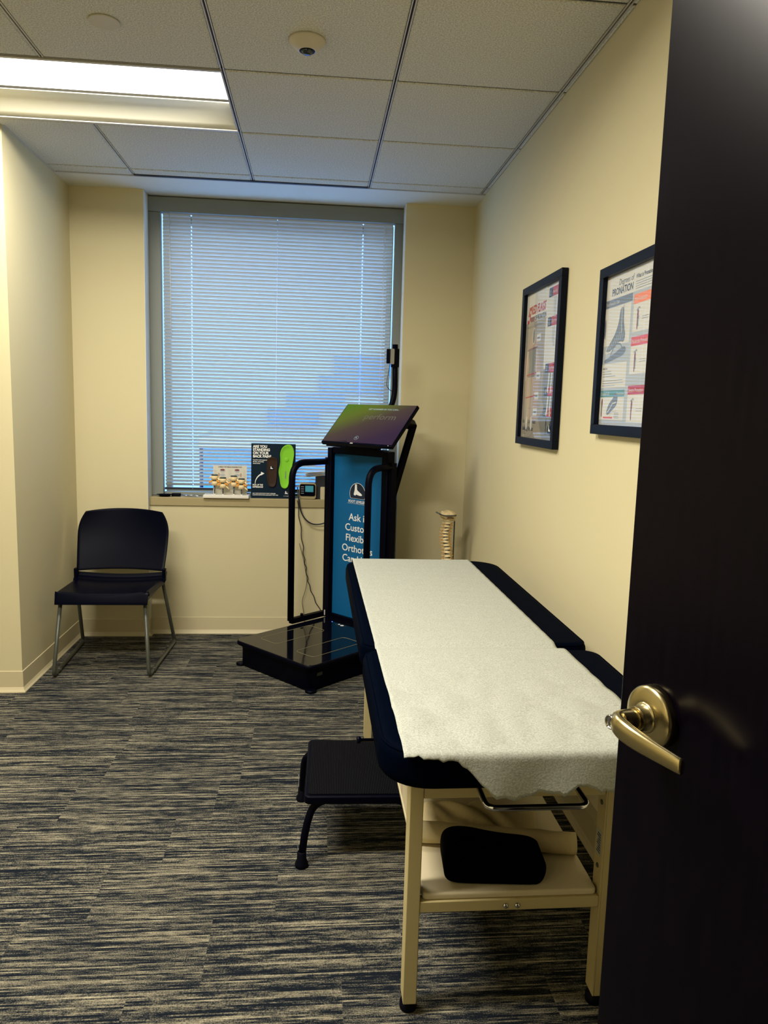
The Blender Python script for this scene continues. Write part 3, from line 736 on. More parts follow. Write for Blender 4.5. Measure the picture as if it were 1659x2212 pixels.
# emblem: dark arch with a white foot, name and rule below
def footpoly(s, dx=0, dy=0):
    p = [(-.22, 1), (.10, 1), (.12, .55), (.16, .30), (.40, .14), (.78, -.06), (.98, -.20), (.98, -.34), (.60, -.38), (.20, -.30), (.0, -.26), (-.08, -.38), (-.34, -.38), (-.42, -.24), (-.34, 0), (-.26, .3)]
    return [(a * s + dx, b * s + dy) for a, b in p]
def arch(r, cx, cy, cut=-.45, n_=28):
    a0 = math.asin(cut); return [(cx + r * math.cos(a0 + (math.pi - 2 * a0) * k / n_), cy + r * math.sin(a0 + (math.pi - 2 * a0) * k / n_)) for k in range(n_ + 1)]
def flat(mb, pts, T, m_, lay=0.): mb.poly([T @ Vector((p[0], p[1], lay)) for p in pts], m_)
def flatp(mb, pts, T, m_, lay=0., th=.0003):
    """thin printed patch"""
    n_ = len(pts); v = [T @ Vector((p[0], p[1], lay)) for p in pts] ; mb.add(v, [list(range(n_))], m_)
lg = MB(); cx, cy = .195, .893
flat(lg, arch(.062, cx, cy), PT, m_txt, .0006); flat(lg, arch(.0595, cx, cy), PT, m_panelnavy, .0009); flat(lg, footpoly(.046, cx - .010, cy + .008), PT, m_txt, .0012)
lg.text('FOOT LEVELERS', .0215, m_txt, PT @ Matrix.Translation((cx, .840, .0006)), 'CENTER', .0002, bold=.0003, sx=.92)
flat(lg, [(cx - .078, .8345), (cx + .078, .8345), (cx + .078, .8355), (cx - .078, .8355)], PT, m_txt, .0008)
lg.build('logo', m_txt, ks)
# handrails: left one at x -.017, right one at .425
for xr, yf in ((-.040, -.285), (.447, -.180)):
    yb = -.018
    p = fillet([(xr, yb + .02, 1.062), (xr, yf, 1.062), (xr, yf, .160)], [0, .095, 0], 10)
    rl = MB().tube(p, .0185, seg=16).build('handrail', m_blackmetal, ks)
    MB().box(xr - .014, xr + .014, yf, yb + .04, .142, .172).build('rail_foot', m_blackmetal, rl)
    MB().box(xr - .018, xr + .018, yb, yb + .04, .140, 1.085).build('rail_post', m_blackmetal, rl)
MB().box(-.026, -.022, -.036, -.031, .150, .180).build('clip', m_txt, ks)
MB().tube([(-.04, -.2, .186), (-.04, -.2, .172)], .009, seg=10).build('rail_knob', m_blackmetal, ks)
# monitor: placed in world then brought into the kiosk's frame
sW, sH = .500, .297
ma, mt = -.79058845, .7817837
me_ = Vector((math.cos(ma), math.sin(ma), 0)); mb_ = Vector((-math.sin(ma) * math.sin(mt), math.cos(ma) * math.sin(mt), math.cos(mt))); mn_ = me_.cross(mb_)
SC = .5 / .545
PB = Vector((.0349537, 4.51537794, -.2052549)) * SC + Vector((0, 0, CAMZ))
MM = Matrix((me_, mb_, mn_)).transposed().to_4x4(); MM.translation = PB
KW = Matrix.Translation((.113, 4.376, 0)) @ Matrix.Rotation(math.atan2(K1.y, K1.x), 4, 'Z'); KI = KW.inverted()
mon = MB(); mon.box(0, sW, 0, sH, -.020, 0); mon.box(.05, sW - .05, .04, sH - .06, -.045, -.020)
mon = mon.build('monitor', m_black, ks, bevel=.002, matrix=KI @ MM)
MB().box(-sW / 2 + .006, sW / 2 - .006, -sH / 2 + .008, sH / 2 - .006, 0, .0006).build('screen', m_screen, mon, matrix=Matrix.Translation((sW / 2, sH / 2 + .004, .0)))
m_sct = mat('screen_text', (.1, .12, .12), .5, emit=(.30, .42, .42), es=.8); m_scf = mat('screen_faint', (.03, .03, .03), .5, emit=(.085, .075, .04), es=1.0)
tx = MB(); tx.text('GET SCANNED SO YOU CAN...', .0155, m_sct, Matrix.Translation((.29, .255, .0012)), 'CENTER', bold=.0002, shear=.0)
tx.build('screen_lettering', m_sct, mon)
MB().text('perform', .058, m_scf, Matrix.Translation((.30, .185, .0012)), 'CENTER', sx=1.15).build('screen_word', m_scf, mon)
cc_ = MB(); cc_.tube([Vector((.232 + .013 * math.cos(2 * math.pi * k / 28), .045 + .013 * math.sin(2 * math.pi * k / 28), .0014)) for k in range(28)], .0006, seg=5, closed=True)
flat(cc_, footpoly(.0075, .230, .045), Matrix.Identity(4), m_sct, .0014); cc_.build('screen_emblem', m_sct, mon)
MB().text('DELL', .0095, m_txt, Matrix.Translation((.223, .0035, .0011)), 'CENTER', bold=.0002).build('maker_mark', m_txt, mon)
MB().lathe([(.002, .0), (.002, .0015)], seg=10, T=Matrix.Translation((.475, .005, 0))).build('power_light', m_txt, mon)
# arm and camera mast in the plane x = .30
AX = .375
def kp(px_y, z): return (AX, px_y, z)
ARM = [(.03, .62), (.072, .84), (.256, 1.290), (.10, 1.302)]
am = MB().tube(fillet([kp(y, z) for y, z in ARM], [0, .02, .012, 0], 3), .029, seg=4).build('support_arm', m_blackmetal, ks)
mst = MB().tube(fillet([kp(.02, 1.31), kp(.06, 1.385), kp(.090, 1.455), kp(.080, 1.722)], .07, 8), .0155, seg=16).build('camera_mast', m_blackmetal, ks)
MB().box(AX - .016, AX + .016, .066, .100, 1.600, 1.700).build('camera_clamp', m_blackmetal, mst, bevel=.003)
MB().prism(rrect(.032, .062, 1.615, 1.697, .006, 4), 'x', AX - .013, AX + .013).build('depth_camera', m_silver, mst)
MB().box(AX - .012, AX + .012, .024, .032, 1.617, 1.695).build('camera_face', m_black, mst, bevel=.003)
MB().tube(fillet([kp(.045, 1.618), kp(.030, 1.56), kp(.016, 1.50), kp(.045, 1.475), kp(.075, 1.47)], .03), .0018, seg=6).build('camera_cable', m_cord, mst)
MB().tube([(AX, .095, 1.645), (AX, .112, 1.645)], .005, seg=10).build('clamp_knob', m_blackmetal, mst)
MB().box(.10, .34, -.055, .03, 1.150, 1.172).build('top_shelf', m_blackmetal, ks, bevel=.002)
MB().box(.14, .30, -.20, .02, 1.165, 1.20).build('monitor_bracket', m_blackmetal, ks, bevel=.002)

# cords hanging behind the kiosk
o = MB().tube(fillet([(-.10, 4.475, .90), (-.085, 4.472, .775), (-.060, 4.468, .715), (-.015, 4.465, .680), (.035, 4.462, .678), (.09, 4.455, .70), (.13, 4.45, .80)], .04), .0042, seg=8).build('power_cord', m_cord)
tag(o, 'thick black cord hanging in a loop below the sill behind the kiosk', 'cord')
wig = []
P_ = [(-.10, .82), (-.082, .685), (-.064, .55), (-.055, .47), (-.045, .417), (-.034, .35), (-.022, .303), (.007, .226), (.048, .145), (.075, .105)]
for i in range(len(P_) - 1):
    for k in range(6):
        t = k / 6; wig.append((P_[i][0] + (P_[i + 1][0] - P_[i][0]) * t + .0035 * math.sin((i * 6 + k) * 1.1), 4.476, P_[i][1] + (P_[i + 1][1] - P_[i][1]) * t))
o = MB().tube(wig, .0026, seg=6).build('thin_cord', m_cord); tag(o, 'thin wavy dark cable running down the wall behind the kiosk', 'cord')
o = MB().tube(fillet([(-.085, 4.479, .56), (-.058, 4.479, .46), (-.034, 4.479, .33), (-.045, 4.479, .27), (-.066, 4.479, .205), (-.052, 4.479, .13), (-.045, 4.477, .05)], .03), .0015, seg=6).build('data_cable', m_tube); tag(o, 'very thin grey cable branching beside the wavy one', 'cord')

# ================================================================ PICTURES
RT = Matrix(((0, 0, -1, 0), (-1, 0, 0, 0), (0, 1, 0, 0), (0, 0, 0, 1)))  # local x -> -y, y -> z, z -> -x
def picture(name, label, y_left, y_right, z0, z1, fwid, draw):
    t = thing(name, label, 'picture', (XR, (y_left + y_right) / 2, z0))
    Wd = y_left - y_right; Ht = z1 - z0
    B = Matrix.Translation((0, (y_left - y_right) / 2, 0)) @ RT      # frame coords: x 0..Wd left to right, y 0..Ht, z out of wall
    fr = MB()
    for rect in ((0, Wd, 0, fwid), (0, Wd, Ht - fwid, Ht), (0, fwid, fwid, Ht - fwid), (Wd - fwid, Wd, fwid, Ht - fwid)):
        fr.box(*rect, .002, .026)
    fr.build('frame', m_frame, t, matrix=B, bevel=.0012)
    MB().box(fwid - .004, Wd - fwid + .004, fwid - .004, Ht - fwid + .004, .0125, .0135).build('glazing', m_picglass, t, matrix=B)
    pb = MB(); pb.box(fwid - .003, Wd - fwid + .003, fwid - .003, Ht - fwid + .003, .002, .010, m_posterw)
    P = Matrix.Translation((fwid, fwid, .0102)); draw(pb, P, Wd - 2 * fwid, Ht - 2 * fwid)
    pb.build('poster', m_posterw, t, matrix=B)
def rc(mb, T, x0, x1, y0, y1, m_, lay=.0002): flat(mb, [(x0, y0), (x1, y0), (x1, y1), (x0, y1)], T, m_, lay)
def strokes(mb, T, pts, w_, m_, lay):
    for a, b in zip(pts[:-1], pts[1:]):
        a = Vector(a); b = Vector(b); d = (b - a); 
        if d.length < 1e-6: continue
        n_ = Vector((-d.y, d.x)).normalized() * w_ / 2; flat(mb, [a - n_, b - n_, b + n_, a + n_], T, m_, lay)
def ell(cx, cy, rx, ry, n_=20): return [(cx + rx * math.cos(2 * math.pi * k / n_), cy + ry * math.sin(2 * math.pi * k / n_)) for k in range(n_)]
def sole(cx, cy, s, flip=1):
    p = [(-.30, .55), (-.22, .80), (0, .95), (.24, .85), (.33, .60), (.26, .20), (.14, -.15), (.16, -.50), (.20, -.75), (.08, -.95), (-.12, -.95), (-.24, -.72), (-.24, -.35), (-.26, .1)]
    return [(cx + flip * a * s * .55, cy + b * s) for a, b in smooth_loop(p, 1)]
def poster1(mb, T, Wd, Ht):
    rc(mb, T, 0, Wd, 0, Ht, m_postert, .0001)
    rc(mb, T, 0, Wd * .60, Ht * .80, Ht, m_posterw, .00015)
    flat(mb, [(Wd * .00, Ht * .52), (Wd * .26, Ht * .78), (Wd * .50, Ht * .50), (Wd * .46, Ht * .12), (Wd * .16, Ht * .12)], T, m_peach, .0002)
    mb.text('5', .088, m_red, T @ Matrix.Translation((.014, Ht - .118, .0004)), shear=.3, bold=.003)
    mb.text('RED FLAGS', .047, m_red, T @ Matrix.Translation((.062, Ht - .086, .0004)), shear=.3, bold=.0016, sx=.86)
    rc(mb, T, .058, .118, Ht - .118, Ht - .097, m_maroon, .0003)
    mb.text('OF PRONATION', .028, m_txtk, T @ Matrix.Translation((.122, Ht - .116, .0004)), shear=.3, bold=.001, sx=.74)
    mb.text('Assessing the foot to prevent body pain', .014, m_slate, T @ Matrix.Translation((.015, Ht - .140, .0004)))
    # standing figure: outline, torso, legs, feet
    cx = Wd * .24
    flat(mb, ell(cx + .012, Ht * .70, .020, .034), T, m_posterw, .0003); flat(mb, ell(cx + .012, Ht * .70, .015, .029), T, m_pgrey, .0004)
    flat(mb, [(cx - .055, Ht * .62), (cx + .070, Ht * .625), (cx + .050, Ht * .50), (cx + .055, Ht * .42), (cx - .045, Ht * .42), (cx - .035, Ht * .50)], T, m_pgrey, .0003)
    for k_ in (-1, 1):
        strokes(mb, T, [(cx + k_ * .062, Ht * .61), (cx + k_ * .070, Ht * .50), (cx + k_ * .078, Ht * .40)], .008, m_posterw, .0004)
        strokes(mb, T, [(cx + k_ * .035, Ht * .42), (cx + k_ * .030, Ht * .26), (cx + k_ * .032, Ht * .12)], .020, m_posterw, .0004)
        strokes(mb, T, [(cx + k_ * .035, Ht * .42), (cx + k_ * .030, Ht * .26), (cx + k_ * .032, Ht * .12)], .010, m_postert, .0005)
        flat(mb, ell(cx + k_ * .034, Ht * .10, .014, .028), T, m_posterw, .0006)
    strokes(mb, T, ell(cx, Ht * .105, .075, .06, 28) + [ell(cx, Ht * .105, .075, .06, 28)[0]], .002, m_slate, .0003)
    for yy in (.615, .44, .285): strokes(mb, T, [(cx - .065, Ht * yy - .004), (cx + .075, Ht * yy + .004)], .005, m_maroon if yy > .5 else m_red, .0007)
    for (xx, yy) in ((.36, .655), (.40, .40), (.38, .265), (.36, .155)): rc(mb, T, Wd * xx, Wd * xx + .055, Ht * yy, Ht * yy + .030, m_posterw, .0006); rc(mb, T, Wd * xx + .008, Wd * xx + .045, Ht * yy + .010, Ht * yy + .018, m_slate, .0008)
    strokes(mb, T, [(Wd * .34, Ht * .93), (Wd * .36, Ht * .93)], .001, m_slate, .0003)
    # right column of numbered panels
    flat(mb, [(Wd * .62, Ht * .98), (Wd * .98, Ht * .98), (Wd * .98, 0), (Wd * .66, 0), (Wd * .52, Ht * .14), (Wd * .70, Ht * .20), (Wd * .60, Ht * .26)], T, m_pgrey, .0002)
    flat(mb, [(Wd * .60, Ht * .985), (Wd * .99, Ht * .985), (Wd * .99, Ht * .46), (Wd * .60, Ht * .46)], T, m_posterw, .00025)
    for k_, yy in enumerate((.915, .73, .435, .285, .150)):
        rc(mb, T, Wd * .66, Wd * .94, Ht * yy, Ht * yy + .035, m_txtk, .0004); rc(mb, T, Wd * .76, Wd * .94, Ht * yy, Ht * yy + .035, m_red, .0005)
        mb.text(str(k_ + 1), .030, m_posterw, T @ Matrix.Translation((Wd * .68, Ht * yy + .007, .0006)))
        mb.text(('Foot Flare', 'Bowed Tendon', 'Knee Rotation', 'Dropped Arch', 'Worn Heel')[k_], .017, m_posterw, T @ Matrix.Translation((Wd * .765, Ht * yy + .011, .0007)), sx=.7)
        cx = Wd * .80
        if k_ < 4:
            strokes(mb, T, [(cx - .01, Ht * yy - .002), (cx - .014, Ht * yy - .045), (cx - .026, Ht * yy - .075)], .016, m_posterw, .0006)
            strokes(mb, T, [(cx + .022, Ht * yy - .002), (cx + .018, Ht * yy - .05), (cx + .022, Ht * yy - .078)], .014, m_posterw if k_ > 1 else m_lslate, .0006)
            strokes(mb, T, [(cx + .006, Ht * yy - .004), (cx + .004, Ht * yy - .06)], .003, m_slate, .0007)
    flat(mb, sole(Wd * .76, Ht * .085, .036), T, m_txtk, .0006); flat(mb, sole(Wd * .88, Ht * .085, .036, -1), T, m_txtk, .0006)
    mb.text('Ask about Foot Levelers', .024, m_txtk, T @ Matrix.Translation((.018, .060, .0004)), bold=.0004, sx=.8)
    mb.text('Stabilizing Orthotics', .024, m_txtk, T @ Matrix.Translation((.018, .030, .0004)), bold=.0004, sx=.8)
    mb.text('FootLevelers.com', .010, m_posterw, T @ Matrix.Translation((.010, .006, .0004)))
    flat(mb, arch(.024, Wd * .86, .036), T, m_navy, .0007); flat(mb, footpoly(.018, Wd * .86 - .004, .040), T, m_txt, .0009)
picture('picture_frame', 'black framed red flags poster nearer the window', 3.236, 2.718, 1.242, 1.893, .030, poster1)
def poster2(mb, T, Wd, Ht):
    rc(mb, T, 0, Wd, 0, Ht, m_lslate, .0001)
    rc(mb, T, 0, Wd, Ht * .845, Ht, m_posterw, .00015)
    mb.text('Degrees of', .0235, m_txtk, T @ Matrix.Translation((.196, Ht - .034, .0004)), 'RIGHT', shear=.15)
    mb.text('PRONATION', .0285, m_txtk, T @ Matrix.Translation((.196, Ht - .060, .0004)), 'RIGHT', bold=.0006, sx=.92)
    mb.text('What is Pronation?', .0165, m_txtk, T @ Matrix.Translation((.212, Ht - .034, .0004)), bold=.0003, sx=.9)
    for k_ in range(4): rc(mb, T, .212, .34 - .012 * (k_ % 2), Ht - .0435 - .0065 * k_, Ht - .0420 - .0065 * k_, m_slate, .0004)
    rc(mb, T, 0, .196, .352, .374, m_slate, .0003); mb.text('Foot Function, Gait', .014, m_posterw, T @ Matrix.Translation((.004, .358, .0005)), sx=.9)
    rc(mb, T, 0, .190, .238, .350, m_posterw, .0002)
    my = lambda y: .212 + (y - .136) * .76
    foot = [(.118, .318), (.148, .318), (.150, .262), (.160, .232), (.172, .196), (.160, .168), (.136, .176), (.100, .168), (.060, .142), (.020, .136), (.014, .148), (.050, .178), (.086, .214), (.110, .256)]
    fo = [(a, my(b)) for a, b in smooth_loop(foot, 1)]
    flat(mb, fo, T, m_posterw, .0004)
    flat(mb, [(.100 + (a - .100) * .88, .275 + (b - .275) * .90) for a, b in fo], T, m_slate, .0005)
    for k_ in range(7): strokes(mb, T, [(.035 + k_ * .018, my(.145 + k_ * .008)), (.050 + k_ * .018, my(.172 + k_ * .011))], .0015, m_posterw, .0006)
    strokes(mb, T, [(.127, my(.316)), (.130, my(.25)), (.134, my(.21))], .003, m_posterw, .0006); strokes(mb, T, [(.140, my(.316)), (.142, my(.25)), (.150, my(.20))], .0015, m_txtk, .0006)
    flat(mb, ell(.006, .290, .006, .030), T, m_slate, .0005)
    ins = smooth_loop([(.012, .196), (.050, .203), (.095, .214), (.135, .226), (.168, .230), (.174, .214), (.150, .202), (.110, .198), (.060, .190), (.020, .186)], 1)
    flat(mb, ins, T, m_slate, .0005); strokes(mb, T, [(.060, .206), (.078, .228), (.104, .240), (.130, .238), (.146, .226)], .0045, m_slate, .0006)
    rc(mb, T, 0, .186, .112, .184, m_posterw, .0003)
    mb.text('Ideal Gait', .009, m_txtk, T @ Matrix.Translation((.008, .168, .0006)))
    for k_ in range(6): rc(mb, T, .010, (.075, .078, .110, .165, .172, .11)[k_], .160 - .0072 * k_ - (.006 if k_ > 2 else 0), .1614 - .0072 * k_ - (.006 if k_ > 2 else 0), m_slate, .0006)
    rc(mb, T, 0, .184, .084, .104, m_teal, .0004); mb.text('Optimal 0-30', .0145, m_posterw, T @ Matrix.Translation((.006, .0895, .0006)), sx=.85); mb.text('Preventative', .013, m_posterw, T @ Matrix.Translation((.180, .0895, .0006)), 'RIGHT', sx=.8)
    rc(mb, T, 0, .184, .016, .084, m_posterw, .0003)
    f2 = smooth_loop([(.060, .030), (.078, .032), (.104, .046), (.128, .056), (.138, .070), (.136, .092), (.116, .098), (.104, .080), (.076, .066), (.056, .042)], 1)
    flat(mb, f2, T, m_slate, .0005); strokes(mb, T, [(.064, .038), (.082, .048), (.100, .064), (.128, .068)], .0035, m_posterw, .0006)
    flat(mb, sole(.018, .052, .030), T, m_maroon, .0005); flat(mb, sole(.018, .050, .012), T, m_teal, .0006)
    strokes(mb, T, [(.080, .024), (.092, .034), (.104, .040), (.122, .040), (.134, .044)], .0008, m_slate, .0006)
    rc(mb, T, .034, .106, .0195, .0245, m_rose, .0005); rc(mb, T, .112, .168, .018, .042, m_posterw, .0006)
    for k_ in range(4): rc(mb, T, .118, .156 - .004 * (k_ % 2), .0215 + .0048 * k_, .0230 + .0048 * k_, m_slate, .0008)
    yb = [(.340, .366, m_orange, 'Mild Pronation'), (.224, .249, m_rose, 'Moderate Pronation'), (.089, .114, m_red, 'Severe Pronation')]
    for k_, (y0, y1, c, t_) in enumerate(yb):
        rc(mb, T, .208, .40, y0 - .078, y1, m_posterw, .0003); rc(mb, T, .208, .40, y0, y1, c, .0005); mb.text(t_, .0155, m_posterw, T @ Matrix.Translation((.212, y0 + .007, .0007)), sx=.9)
        flat(mb, sole(.240, y0 - .044, .030), T, m_maroon, .0005)
        for q in range(5): flat(mb, ell(.233 + q * .0045, y0 - .012 - abs(q - 3) * .002, .0018, .003, 10), T, m_slate, .0005)
        if k_ < 2: strokes(mb, T, [(.248, y0 - .034), (.245, y0 - .052), (.246, y0 - .064)], .003, m_teal, .0006)
        for q in range(2): rc(mb, T, .270, .31, y0 - .040 - .006 * q, y0 - .0388 - .006 * q, m_slate, .0005)
    mb.text('FootLevelers.com', .0085, m_posterw, T @ Matrix.Translation((.004, .003, .0006)))
picture('picture_frame', 'black framed degrees of pronation poster partly behind the open door', 2.341, 1.72, 1.314, 1.818, .030, poster2)

# ================================================================ SPINE MODEL
sp = thing('spine_model', 'life-size spine model on metal stand in corner behind the table', 'anatomical model', (.745, 4.10, 0))
bs = MB(); bs.lathe([(.13, 0), (.13, .018), (.12, .024), (.02, .026)], seg=36); bs.build('stand_base', m_rod, sp)
rod = fillet([(.045, .045, .02), (.045, .045, .800), (.034, -.050, .803), (-.036, -.052, .800), (-.078, -.048, .822)], [0, .012, .010, .02, 0], 6)
MB().tube(rod, .0038, seg=10).build('stand_rod', m_rod, sp)
oc = MB(); oc.ball((-.002, .0, .800), .046, None, (1, .9, .58), 24); oc.ball((-.030, -.006, .812), .014, None, (1, .9, .8), 14); oc.ball((.020, -.012, .786), .020, None, (1, .9, .7), 14); oc = oc.build('skull_base', m_bone, sp, subsurf=2)
dt = bpy.data.textures.new('bone_lumps', 'CLOUDS'); dt.noise_scale = .022; dm = oc.modifiers.new('d', 'DISPLACE'); dm.texture = dt; dm.strength = .012; dm.mid_level = .5
MB().tube([(-.012, -.040, .788), (.006, -.042, .789), (.024, -.036, .786)], .003, seg=8).build('skull_opening', mat('opening_dark', (.08, .015, .01), .6), sp)
def vertebra(k, x, y, z, r, h, wing, name='vertebra'):
    v = MB()
    v.lathe([(r * .2, -h * .5), (r, -h * .5), (r * 1.02, -h * .42), (r * .84, 0), (r * 1.02, h * .42), (r, h * .5), (r * .2, h * .5)], seg=18, T=Matrix.Translation((x, y, z)) @ Matrix.Rotation(.16 * math.sin(k * 2.3), 4, 'Y') @ Matrix.Rotation(-.22, 4, 'X') @ Matrix.Diagonal((1, .85, 1, 1)))
    for s in (-1, 1): v.tube([(x + s * r * .6, y + r * .5, z), (x + s * (r + wing * .5), y + r * .8, z - h * .1), (x + s * (r + wing), y + r * .9, z + h * .05)], [h * .36, h * .26, h * .34], seg=8)
    v.tube([(x, y + r * .6, z), (x + .01, y + r * 1.6, z - h * .5), (x + .012, y + r * 2.3, z - h * 1.1)], [h * .38, h * .26, h * .30], seg=8)
    vo = v.build(name, m_bone, sp)
    for s in (-1, 1): MB().tube([(x + s * r * .7, y + r * .4, z - h * .55), (x + s * (r + wing * .7), y + r * .5, z - h * .85), (x + s * (r + wing * 1.1), y + r * .35, z - h * 1.15)], .0024 if s > 0 else .0018, seg=6).build('nerve', m_nerve, vo)
    MB().lathe([(r * .70, -h * 1.16), (r * .72, -h * .8), (r * .70, -h * .48)], seg=16, T=Matrix.Translation((x, y, z)) @ Matrix.Diagonal((1, .85, 1, 1))).build('disc', m_disc, vo)
z = .772
at = MB(); at.lathe([(.014, -.006), (.024, -.005), (.026, .0), (.024, .005), (.014, .006)], seg=20, T=Matrix.Translation((.0, .005, z)))
for s in (-1, 1): at.tube([(s * .018, .005, z), (s * .036, .006, z - .003 * s)], [.006, .004], seg=8); at.ball((s * .038, .006, z - .003 * s), .005)
at.build('atlas', m_bone, sp)
z = .752
for k in range(20):
    t = k / 19; xo = -.0125 * math.sin(math.pi * min(k, 8) / 8) + (.006 * min(1, (k - 8) / 4) if k > 8 else 0)
    yo = -.010 * math.sin(k / 5) if k < 14 else .006
    step_ = .0172 + .0011 * max(0, k - 5); r = .0175 + .006 * t; h = step_ * .66
    if z < .05: break
    vertebra(k, xo, yo, z, r, h, .012 if k < 7 else .010)
    z -= step_
# pelvis hidden low behind the table
pv = MB()
for s in (-1, 1): pv.ball((s * .06 + .005, .02, max(z - .02, .12)), .06, None, (.7, .5, 1.0), 20)
pv.build('pelvis', m_bone, sp)

# ================================================================ WINDOW SILL THINGS
SZ = .8262
o = MB(); o.lathe([(.018, 0), (.030, .001), (.036, .010), (.047, .0125), (.048, .014), (.035, .0125), (.028, .004), (.001, .003)], seg=36, T=Matrix.Diagonal((1, .62, 1, 1))); o = o.build('dish', m_black, matrix=Matrix.Translation((-.878, 4.513, SZ + .0003))); tag(o, 'small shallow black dish at left end of window sill', 'dish')
o = MB(); pad(o, rrect(-.027, .027, -.014, .014, .008), 0, .018, .005); o = o.build('pouch', m_rubber, matrix=Matrix.Translation((-.815, 4.533, SZ + .0003))); tag(o, 'small black case beside the dish on the sill', 'case')
# two shiny hand instruments
def instrument(name, label, x, y, rz, L, kind):
    t = thing(name, label, 'tool', (x, y, SZ + .004), (0, 0, rz))
    for s in (-1, 1):
        MB().tube([(0, s * .001, .002), (L * .45, s * .004, .004), (L * .98, s * .0075, .002)], [.0016, .0028, .0022], seg=8).build('arm', m_chrome, t)
        if kind: MB().tube([Vector((L * .98 + .011 + .011 * math.cos(2 * math.pi * k / 18), s * .011 + .009 * math.sin(2 * math.pi * k / 18), .003)) for k in range(18)], .002, seg=6, closed=True).build('finger_ring', m_chrome, t)
    MB().lathe([(.004, 0), (.004, .007)], seg=12, T=Matrix.Translation((L * .5, 0, 0))).build('pivot', m_chrome, t)
instrument('scissors', 'shiny metal scissors lying on sill left of the spine display', -.66, 4.502, math.radians(166), .085, True)
instrument('forceps', 'shiny metal forceps behind the scissors on the sill', -.692, 4.53, math.radians(172), .09, False)
# vertebrae display
vd = thing('vertebrae_display', 'white desktop stand with four yellow vertebra models and printed card', 'anatomical model', (-.515, 4.515, SZ))
b_ = MB(); pad(b_, rrect(-.135, .131, -.050, .038, .004), 0.0005, .018, .002); b_.build('base', m_white, vd)
cd = MB(); cd.box(-.085, .113, .026, .029, .018, .188, m_posterw)
CT = Matrix(((1, 0, 0, 0), (0, 0, -1, .0255), (0, 1, 0, 0), (0, 0, 0, 1)))
cd.text('LUMBAR VERTEBRAE DEGENERATION', .0095, m_txtk, CT @ Matrix.Translation((.014, .176, .0001)), 'CENTER', bold=.0003, sx=.85)
for cx, cy in ((-.030, .162), (.055, .162)):
    flat(cd, ell(cx, cy - .006, .015, .010), CT, m_lslate, .0002); flat(cd, ell(cx, cy, .014, .006), CT, m_maroon, .0004)
    flat(cd, ell(cx, cy - .030, .015, .008), CT, m_lslate, .0002); flat(cd, ell(cx + (.022 if cx > 0 else -.022), cy - .030, .006, .012), CT, m_peach, .0004)
for j in range(9):
    for x0, x1 in ((-.080, -.062), (.005, .026), (.090, .108)): rc(cd, CT, x0, x1 - .004 * (j % 2), .085 + .009 * j, .0865 + .009 * j, m_lslate, .0002)
cd.build('card', m_posterw, vd)
for k, (x, zb, dark) in enumerate(((-.072, .048, 1), (-.022, .036, 1), (.040, .044, 1), (.086, .032, 0))):
    yy = -.012 - .012 * (k % 2)
    g = bpy.data.objects.new('vertebra_pair', None); COL.objects.link(g); g.parent = vd; g.location = (x, yy, .018); g.scale = (1.22, 1.22, 1.22)
    MB().tube([(0, 0, 0), (0, 0, zb - .005)], .003, seg=10).build('post', m_rod, g)
    MB().lathe([(.006, 0), (.006, .003), (.0035, .004)], seg=14).build('collar', m_white, g)
    bb = MB()
    for q in range(2):
        zc = zb + .008 + .026 * q
        bb.lathe([(.004, -.010), (.017, -.009), (.0145, 0), (.0175, .009), (.004, .010)], seg=20, T=Matrix.Translation((0, 0, zc)) @ Matrix.Diagonal((1, .8, 1, 1)))
        for s in (-1, 1): bb.tube([(s * .010, .004, zc), (s * .020, .008, zc + .003), (s * .027, .006, zc - .004)], [.005, .0035, .003], seg=8)
        bb.tube([(.010, .004, zc), (.022, .0, zc - .008), (.030, -.004, zc - .016)], [.006, .004, .003], seg=8)
    bb.build('bone', m_bone, g)
    MB().lathe([(.015, zb + .0185), (.0165, zb + .021), (.015, zb + .0240)], seg=20, T=Matrix.Diagonal((1, .8, 1, 1))).build('disc', m_disc, g)
    MB().lathe([(.015, zb + .044), (.0165, zb + .047), (.013, zb + .050)], seg=20, T=Matrix.Diagonal((1, .8, 1, 1))).build('cap_disc', m_disc, g)
    for s in (-1, 1): MB().tube([(s * .008, -.008, zb + .022), (s * .020, -.010, zb + .016), (s * .027, -.010, zb + .010)], .003, seg=6).build('nerve', m_nerve, g)
# insole display board
bd = thing('display_board', 'dark navy counter board with green and brown insoles on the sill', 'display board', (-.244, 4.505, SZ), (math.radians(-3.2), 0, 0))
b_ = MB(); b_.box(-.131, .130, 0, .006, .0008, .326); b_.build('panel', m_navy, bd)
BT = Matrix(((1, 0, 0, 0), (0, 0, -1, -.0004), (0, 1, 0, 0), (0, 0, 0, 1)))
tx = MB()
for i, s in enumerate(('ARE YOU', 'STANDING', 'ON YOUR', 'BACK PAIN?')): tx.text(s, .0215, m_txt, BT @ Matrix.Translation((-.121, .300 - .0192 * i, .0)), bold=.0009, sx=.92)
for i, s in enumerate(('Comfort and support', 'all day, everyday,', 'every shoe.')): tx.text(s, .0095, m_txt, BT @ Matrix.Translation((-.121, .2250 - .0102 * i, .0)), bold=.0002)
for i, s in enumerate(('PICK UP THE', 'DIFFERENCE!')): tx.text(s, .0125, m_txt, BT @ Matrix.Translation((-.122, .0755 - .0125 * i, .0)), bold=.0004, sx=.85)
for i, s in enumerate(('ASK YOUR DOCTOR IF FOOT LEVELERS', 'CUSTOM ORTHOTICS ARE RIGHT FOR YOU')): tx.text(s, .0078, m_txt, BT @ Matrix.Translation((-.122, .0265 - .0095 * i, .0)), bold=.0002, sx=.98)
tx.build('lettering', m_txt, bd)
ar = MB(); N = 16; L_, R_ = [], []
